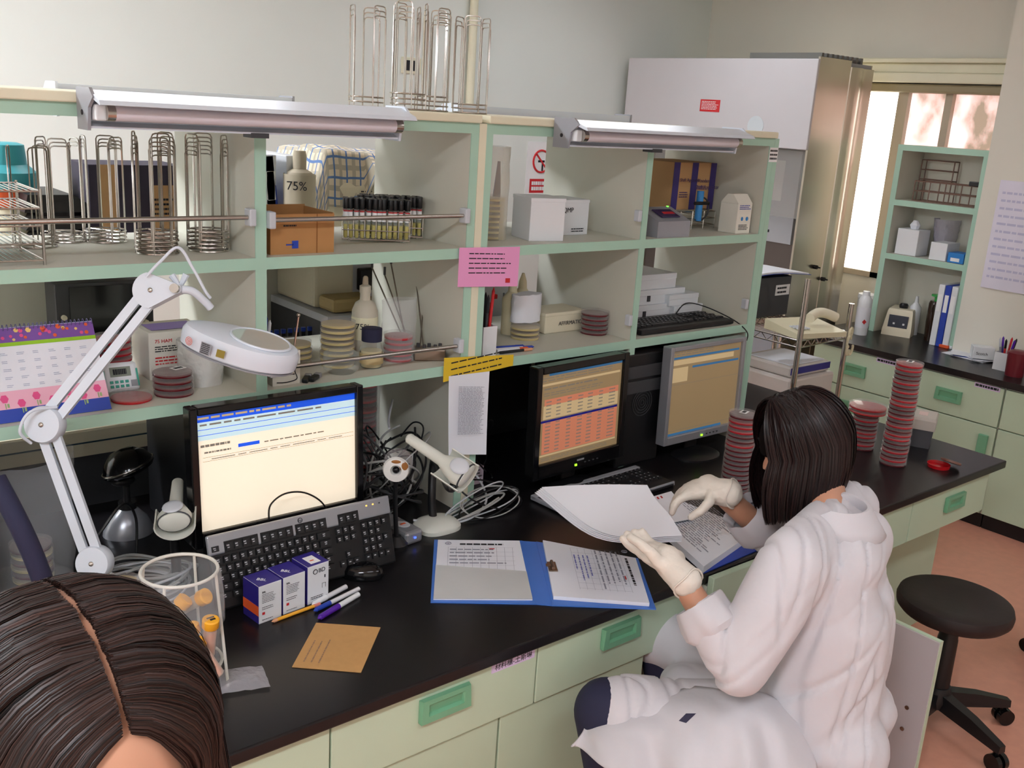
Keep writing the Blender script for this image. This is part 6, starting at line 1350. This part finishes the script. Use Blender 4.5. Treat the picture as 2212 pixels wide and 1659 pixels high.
# coat
def fold(co, n):
    p = co - PW; f_, l_, z_ = p.dot(Fd), p.dot(Ld), p.z
    d = noise.noise(V((f_*5+z_*3, l_*5, z_*1.6-f_*2)))*.010
    # long soft pull lines running down and forward from the shoulders, gathered at the elbow and the waist
    a = abs(noise.noise(V((l_*9+f_*13+z_*2.5, z_*2.2+f_*2, 1.7)))); d -= max(0, .12-a)*.075
    e = abs(noise.noise(V((f_*4-l_*3, z_*9+f_*7+l_*5, 5.1)))); q = max(.25, 1-abs(z_-.13)/.18); d -= max(0, .12-e)*.09*q
    return d
coat = blob('lab_coat', [
    (J(-.03, .055, .0), J(-.035, .05, .24), .135, .122), (J(-.03, -.055, .0), J(-.035, -.05, .24), .135, .122),
    (J(-.035, .05, .22), J(-.015, .065, .36), .122, .095), (J(-.035, -.05, .22), J(-.015, -.065, .36), .122, .095),
    (J(.05, .04, .18), J(.04, .05, .34), .10, .08), (J(.05, -.04, .18), J(.04, -.05, .34), .10, .08),
    (sL+V((0, 0, -.012)), sL.lerp(eL, .5), .072, .070), (sL.lerp(eL, .5), eL, .070, .062), (eL, eL.lerp(wL, .50), .060, .050), (sR+V((0, 0, -.012)), eR, .072, .060), (eR, eR.lerp(wR, .40), .060, .048),
    (sL, sR, .064, .064), (J(-.045, .05, .385), J(-.045, -.06, .40), .078, .078), (J(-.02, .0, .39), J(.0, 0, .445), .07, .052),
    (J(0, .07, -.02), kL.lerp(J(0, .08, 0), .08), .10, .084), (J(0, -.09, -.01), kR, .115, .08),
    (J(0, .0, -.04), J(.28, .03, -.04), .09, .06),
    (J(-.09, .08, -.02), J(-.10, .09, -.24), .11, .08), (J(-.10, -.08, -.02), J(-.12, -.1, -.20), .09, .03)],
    [], .007, 9, coatm, fold=fold)
wp(coat)
# skirt of the coat: a sheet falling over the near thigh to a pointed corner below the knee
top = [dep(1345, 1502, 2.13), dep(1430, 1484, 2.10), dep(1520, 1476, 2.07), dep(1610, 1482, 2.04), dep(1700, 1510, 2.02), dep(1790, 1560, 2.02)]
mid = [dep(1285, 1560, 2.09), dep(1385, 1575, 2.03), dep(1490, 1590, 1.99), dep(1590, 1605, 1.95), dep(1690, 1635, 1.94), dep(1790, 1680, 1.96)]
bot = [dep(1232, 1616, 2.06), dep(1330, 1672, 1.99), dep(1450, 1730, 1.95), dep(1570, 1775, 1.92), dep(1680, 1800, 1.91), dep(1790, 1820, 1.93)]
ts, ms_, bs_ = sm(top, 9), sm(mid, 9), sm(bot, 9); rg = []
for j in range(25):
    f = j/24; row = []
    for i in range(len(ts)):
        a_, b_, c_ = ts[i], ms_[i], bs_[i]; p = a_*(1-f)**2 + (b_*2-a_*.5-c_*.5)*2*f*(1-f) + c_*f*f
        g = i/(len(ts)-1); ph_ = g*24-f*3.0+1.6*noise.noise(V((g*3, f*2, 4))); w_ = (math.sin(ph_)*.010+.006*math.sin(ph_*1.7+2))*(.35+.65*f) + .012*noise.noise(V((g*7-f*3, f*3, 2)))
        row.append(p - _f*w_*1.1 + Ld*w_*.5 + V((0, 0, .004-.030*(1-f)**3)) + _f*(.035*(1-f)**3+.12*(max(0, g-.5)/.5)**2*(1-f*.6)))
    rg.append(row)
skirt = o = wp(MB().rings(rg, False, False, False).build('coat_skirt', coatm, None, True, fix=False)); so = o.modifiers.new('s', 'SOLIDIFY'); so.thickness = .004
# cuffs
for nm, e_, w_ in (('left_cuff', eL, wL), ('right_cuff', eR, wR)):
    d_ = (w_-e_).normalized(); x_ = d_.orthogonal().normalized(); y_ = d_.cross(x_); L_ = (w_-e_).length; rg = []
    for f, r_ in ((.36, .050), (.42, .059), (.52, .058), (.66, .053), (.68, .050), (.66, .046), (.56, .044)):
        rg.append([e_+d_*L_*f+(r_+.0035*math.sin(a*3+f*9)+.002*math.sin(a*7))*(math.cos(a)*x_+math.sin(a)*y_) for a in [2*PI*i/36 for i in range(36)]])
    o = wp(MB().rings(rg, True, False, False).build(nm, coatm, None, True)); o.name = 'cuff'
# collar
rg = []
nb = J(.0, 0, .462)
for f, (r_, z) in enumerate(((.050, -.01), (.053, .034), (.059, .036), (.072, .002), (.080, -.020))):
    rg.append([nb+MW @ V((r_*1.15*math.cos(a)+z*.3-.01, r_*1.15*math.sin(a), z-(.055*max(0, math.cos(a))))) for a in [.55+(2*PI-1.1)*i/30 for i in range(31)]])
o = wp(MB().rings(rg, False, False, False).build('collar', coatm, None, True)); so = o.modifiers.new('s', 'SOLIDIFY'); so.thickness = .004
# pocket and ink stain on the thigh, chest pocket with pens
from mathutils.bvhtree import BVHTree
_bv = None
def on_coat(u, v):   # first point of the coat surface seen along a direction, used to sew patches on
    d_ = ray(u, v).normalized()
    global _bv
    if _bv is None:
        vs_, fs_ = [], []
        for ob_ in (coat, skirt):
            k_ = len(vs_); vs_ += [vv.co.copy() for vv in ob_.data.vertices]; fs_ += [[k_+q_ for q_ in pp.vertices] for pp in ob_.data.polygons]
        _bv = BVHTree.FromPolygons(vs_, fs_)
    h_ = _bv.ray_cast(CC, d_); return (h_[0], -d_) if h_[0] else (dep(u, v, 2.0), -d_)
def patch(px, name, m_, off=.006, n=12):
    rg = []
    for j in range(n+1):
        f = j/n; row = []
        for i in range(n+1):
            g = i/n; a = V(px[0]).lerp(V(px[3]), f); b_ = V(px[1]).lerp(V(px[2]), f); q = a.lerp(b_, g); h_, nn_ = on_coat(q.x, q.y); row.append(h_ + nn_*off)
        rg.append(row)
    return wp(MB().rings(rg, False, False, False).build(name, m_, None, True))
o = patch([(1466, 1557, 0), (1482, 1562, 0), (1504, 1541, 0), (1482, 1541, 0)], 'ink_stain', mat('ink_stain', (58, 56, 78), .8)); o['label'] = 'dark ink stain'
# trousers
wp(blob('trousers', [(J(0, .08, -.03), kL+V((0, 0, -.004)), .095, .072), (J(0, -.08, -.03), kR, .095, .07), (kL, aL, .072, .05), (kR, aR, .068, .05)], [], .012, 3, navy))
for a_ in (aL, aR):
    o = MB(); o.M = Matrix.Translation(a_+V((0, 0, -.06))+Fd*.06) @ MW.to_4x4()
    wp(o.rings([[(.14*s_*math.cos(q), .05*s_*math.sin(q), z) for q in [2*PI*i/24 for i in range(24)]] for s_, z in ((.95, -.035), (1, -.02), (.8, .02), (.4, .04))]).build('shoe', black, None, True))
# gloves: palm, four fingers, thumb
def gloved(name, wrist, palm_c, fdir, pn, fingers, thumb, side):
    fdir = fdir.normalized(); pn = (pn-fdir*pn.dot(fdir)).normalized(); sd = fdir.cross(pn)*side
    caps = [(wrist, palm_c-fdir*.02, .032, .031)]
    for k, (sp_, ln, c1, c2, c3) in enumerate(fingers):
        b0 = palm_c+fdir*.030+sd*(sp_*.9); caps.append((palm_c-fdir*.03+sd*sp_*.7, b0, .020, .0135))
        d_ = fdir.copy(); p = b0
        for cur_, l_ in ((c1, .42), (c2, .32), (c3, .26)):
            d_ = (d_*math.cos(cur_)+pn*math.sin(cur_)).normalized() if cur_ else d_
            # keep bending in the finger plane
            q = p+(d_+sd*sp_*2.0).normalized()*ln*l_; caps.append((p, q, .0112 if l_ > .4 else .0102, .0102 if l_ > .3 else .0085)); p = q
            pn = pn
    p = palm_c-fdir*.028+sd*thumb[0]
    for dx, ln, r_ in thumb[1]: 
        q = p+(fdir*dx[0]+sd*dx[1]+pn*dx[2]).normalized()*ln; caps.append((p, q, r_, r_*.86)); p = q
    # glove cuff
    back = (wrist-palm_c).normalized(); caps.append((wrist, wrist+back*.035, .031, .034))
    o = wp(blob(name, caps, [(palm_c, (.048, .042, .023), Matrix((fdir, sd, pn)).transposed())], .0042, 4, glove, fold=lambda co, n: .0012*noise.noise(co*60)+.001*noise.noise(V((co.x*150, co.y*40, co.z*150)))))
    bk = back; x_ = bk.orthogonal().normalized(); y_ = bk.cross(x_); e = wrist+bk*.045
    o2 = wp(MB().tube([e+.0350*(math.cos(a)*x_+math.sin(a)*y_)+bk*.004*math.sin(a*3) for a in [2*PI*i/24 for i in range(24)]], .0022, 6, closed=True).build('glove_rim', glove, None, True)); o2.parent = o; o2.matrix_parent_inverse = Matrix()
    return o
wL2 = wL.lerp(hL, .25); 
# near (left) hand: palm up, thumb on the sheaf, fingers below it
gloved('glove', wL2, hL, dep(1352, 1162, 2.14)-hL, V((0, 0, 1)), [(-.026, .050, .15, .3, .3), (-.009, .058, .1, .25, .3), (.009, .060, .1, .2, .25), (.026, .056, .05, .2, .2)], (.030, [((.5, .6, .9), .035, .014), ((1, .25, .35), .032, .012), ((1, 0, .1), .024, .0105)]), -1)
# far (right) hand: palm down, pinching the papers
gloved('glove', wR.lerp(hR, .25), hR, dep(1448, 1070, 2.36)-hR, V((.05, -.1, -1)), [(-.026, .052, .35, .6, .5), (-.009, .060, .35, .6, .5), (.009, .064, .35, .55, .5), (.026, .060, .3, .5, .5)], (.030, [((.3, .8, .4), .036, .014), ((.9, .35, .5), .032, .012), ((1, 0, .35), .024, .0105)]), 1)

# hair: scalp shell and many strands
def hair(parent, pwi, M, c, r, strands, m_, seed, part=None, cap_cut=None, root=None, wd=.0016):
    rr = random.Random(seed); m = MB(); cl = m.bm.loops.layers.float_color.new('tint')
    for k in range(strands):
        pts = root(rr, k)
        if not pts: continue
        N = len(pts); pv = []; tilt = rr.uniform(-.75, .75); tv = min(1, max(0, rr.gauss(.35, .28)))
        for i, p in enumerate(pts):
            t_ = (pts[min(N-1, i+1)]-pts[max(0, i-1)]).normalized(); out = (p-c).normalized(); s_ = t_.cross(out)
            if s_.length < 1e-4: s_ = t_.orthogonal()
            s_.normalize(); s_ = (s_*math.cos(tilt)+out*math.sin(tilt)); w_ = wd*(1 if i < N-1 else .3)*(.7 if i == 0 else 1)
            pv.append((p-s_*w_, p+s_*w_))
        vs = [(m._v(a), m._v(b_)) for a, b_ in pv]
        for a, b_ in zip(vs, vs[1:]):
            f_ = m.face([a[0], a[1], b_[1], b_[0]])
            for l_ in f_.loops: l_[cl] = (tv, tv, tv, 1)
    o = m.build('hair', m_, None, True, fix=False); o.parent = parent
    if parent: o.matrix_parent_inverse = pwi
    return o
def woman_strand(rr, k):
    # from the crown parting, over the skull, then hanging to chin length
    th = rr.uniform(-PI, PI); lay = rr.uniform(0, 1)
    # direction th: 0 = forward; front strands part to the sides
    pts = []; top = .0; R1 = (.105+.012*lay, .088+.014*lay, .112+.008*lay)
    if abs(th) < .55: th = .55*(1 if th > 0 else -1)*(1+rr.uniform(0, .5))
    px0 = rr.uniform(-.02, .05) if abs(th) < 2 else -.02
    for i in range(9):
        ph = PI/2*(i/8)*1.0
        s_, c_ = math.sin(ph), math.cos(ph)
        pts.append((px0*(1-s_)+R1[0]*s_*math.cos(th), R1[1]*s_*math.sin(th), R1[2]*c_+.004))
    x, y, z = pts[-1]; L_ = rr.uniform(.130, .158)+.036*(abs(th) > 1.2)
    W_ = [H(*q) for q in pts]
    p = W_[-1]; out = V((p.x-hc_.x, p.y-hc_.y, 0)).normalized()
    for i in range(1, 8):
        f = i/7; fl = .012*math.sin(f*PI*.9)-.022*f*f
        W_.append(p + V((0, 0, -L_*f)) + out*(fl+.004*noise.noise(V((th*4, f*2, lay*3)))))
    return W_
PWI = person.matrix_basis.inverted()
ho = hair(person, PWI, MH, hc_, None, 5200, hairk, 3, root=woman_strand, wd=.0013)
scalp = []
for j in range(15):
    ph = PI/2*j/14*1.0; s_, c_ = math.sin(ph), math.cos(ph)
    scalp.append([H(.100*s_*math.cos(th)-.02*(1-s_), .083*s_*math.sin(th), .108*c_+.003) for th in [2*PI*i/40 for i in range(40)]])
low = [];
for j in range(1, 8):
    f = j/7; low.append([])
    for i in range(40):
        th = 2*PI*i/40; p = scalp[-1][i]; fr_open = max(0, math.cos(th))**.7
        out = V((p.x-hc_.x, p.y-hc_.y, 0)).normalized(); dz = .135*f*(1 if math.cos(th) < .55 else .0)
        low[-1].append(p+V((0, 0, -dz))+out*(.006*math.sin(f*PI)-.02*f*f))
so_ = wp(MB().rings(scalp+low, True, True, False).build('hair_base', hairbase_k, None, True)); so_.parent = ho; so_.matrix_parent_inverse = Matrix()

# ---------------------------------------------------------------- foreground head
gc = dep(160, 1592, .70); gf = V((.08, -.99, -.13)).normalized(); 
gs = V((0, 0, 1)).cross(gf).normalized(); gu = gf.cross(gs).normalized(); GH = Matrix((gf, gs, gu)).transposed()
def G_(x, y, z): return gc + GH @ V((x, y, z))
p2 = thing('person', 'brown-haired woman at the lower left corner, head bent, hair parted in the middle', 'person', (gc.x, gc.y+.12, .45))
def wp2(o, par=None): o.parent = par or p2; o.matrix_parent_inverse = p2.matrix_basis.inverted(); return o
nk = G_(-.05, 0, -.17); ch = V((gc.x-.02, gc.y+.14, gc.z-.34))
wp2(blob('body', [(G_(-.02, 0, -.05), nk, .06, .055), (nk, ch+V((0, 0, .1)), .055, .07), (G_(.095, 0, -.02), G_(.108, 0, -.045), .009, .012), (G_(.045, 0, -.09), G_(.07, 0, -.1), .036, .022), (G_(.08, 0, -.07), G_(.09, 0, -.072), .018, .012)],
    [(G_(0, 0, .003), (.1015, .0845, .1065), GH), (G_(.035, 0, -.045), (.06, .056, .065), GH), (G_(0, .079, -.02), (.016, .008, .028), GH), (G_(0, -.079, -.02), (.016, .008, .028), GH)], .006, 4, skin))
m = MB()
for s_ in (-1, 1): m.M = Matrix.Translation(G_(.088, s_*.032, -.005)) @ GH.to_4x4(); m.m(0).ball((0, 0, 0), (.008, .014, .005)); m.m(1).box((.006, 0, .022), (.004, .032, .004)); m.m(1).box((.008, 0, -.002), (.004, .028, .002))
m.M = Matrix.Translation(G_(.095, 0, -.075)) @ GH.to_4x4(); m.m(2).ball((0, 0, 0), (.007, .02, .006)); wp2(m.build('face_features', [label, ink, MATS['lips']], None, True))
sh1, sh2 = ch+gs*.17, ch-gs*.17
wp2(blob('lab_coat', [(ch, ch+V((0, .03, -.32)), .12, .13), (sh1, sh2, .07, .07), (sh1, sh1+V((.03, -.02, -.26)), .06, .05), (sh2, sh2+V((-.03, -.02, -.26)), .06, .05), (ch+gs*.07, ch+gs*.07+V((0, .03, -.3)), .11, .12), (ch-gs*.07, ch-gs*.07+V((0, .03, -.3)), .11, .12)], [], .012, 5, coatm, fold=lambda co, n: .006*noise.noise(co*14)))
def girl_strand(rr, k):
    side = rr.choice((-1, 1)); x0 = rr.uniform(-.085, .086) if rr.random() < .75 else rr.uniform(.05, .086); lay = rr.uniform(0, 1)
    # starts on the parting, sweeps back and over the side of the skull, then falls
    clump = .5+.5*noise.noise(V((x0*55, side*3, 1))); x0 += .0; a, b_, c_ = .105+.006*lay, .089+.008*lay+.004*clump, .1075+.005*lay+.002*clump
    wob = .006*noise.noise(V((x0*40, side, 0))); pts = []
    y0 = (.0008+.0012*(1+noise.noise(V((x0*60, 0, 9))))+abs(rr.gauss(0, .0022)))*side
    for i in range(9):
        f = i/8; ph = f*PI/2*1.02; xx = x0*(1-.04*f)-.010*math.sin(f*PI/2)*(x0 < .05)+.014*math.sin(f*PI/2)*max(0, x0-.04)/.046+ .004*noise.noise(V((x0*90, f*2, side*3)))
        k_ = math.sqrt(max(.02, 1-(xx/a)**2)); pts.append((xx, side*(b_*k_*math.sin(ph))+y0*(1-f)+wob*0, c_*k_*math.cos(ph)+.002+.004*lay*math.sin(ph)))
    W_ = [G_(*q) for q in pts]; p = W_[-1]; out = (GH @ V((0, side, 0))); L_ = rr.uniform(.22, .30)
    down = V((0, 0, -1)); fwd = GH @ V((-.2, 0, 0))
    for i in range(1, 9):
        f = i/8; W_.append(p + down*L_*f + out*(.012*math.sin(f*PI)+.006*noise.noise(V((x0*30, f*2, 7))))+fwd*.1*f*(-1 if x0 > .05 else .3)*.2)
    return W_
def back_strand(rr, k):
    th = rr.uniform(-PI*.95, PI*.95); th = PI+th*.5; lay = rr.uniform(0, 1); pts = []
    for i in range(9):
        f = i/8; ph = f*PI/2; s_, c_ = math.sin(ph), math.cos(ph)
        pts.append(G_(-.085*(1-s_)*.6+(.104+.006*lay)*s_*math.cos(th), (.086+.008*lay)*s_*math.sin(th), (.104+.006*lay)*(c_*.62+.0)+.0*s_ if i else .088))
    p = pts[-1]; out = V((p.x-gc.x, p.y-gc.y, 0)).normalized(); L_ = rr.uniform(.2, .28)
    for i in range(1, 7): f = i/6; pts.append(p+V((0, 0, -L_*f))+out*.012*math.sin(f*PI))
    return pts
G2 = p2.matrix_basis.inverted()
hg = hair(p2, G2, GH, gc, None, 15000, hairb, 5, root=girl_strand, wd=.00045)
o = hair(hg, Matrix(), GH, gc, None, 3000, hairb, 6, root=back_strand, wd=.0008); o.name = 'hair_lengths'
# fill under the strands so the skull never shows between them, leaving the parting and the forehead bare
rg = []
for side in (-1, 1):
    rg = []
    for j in range(13):
        f = j/12; ph = .078+f*(PI/2-.078); row = []
        for i in range(21):
            xx = -.099+.180*i/20-.014*f; k_ = math.sqrt(max(.03, 1-(xx/.104)**2)); row.append(G_(xx, side*.0875*k_*math.sin(ph), .1063*k_*math.cos(ph)+.0022))
        rg.append(row)
    for j in range(1, 5): rg.append([p+V((0, 0, -.05*j))+GH @ V((-.004*j, 0, 0)) for p in rg[12]])
    o = wp2(MB().rings(rg, False, False, False).build('hair_base', hairbase_b, None, True)); o.parent = hg; o.matrix_parent_inverse = Matrix()
t = None
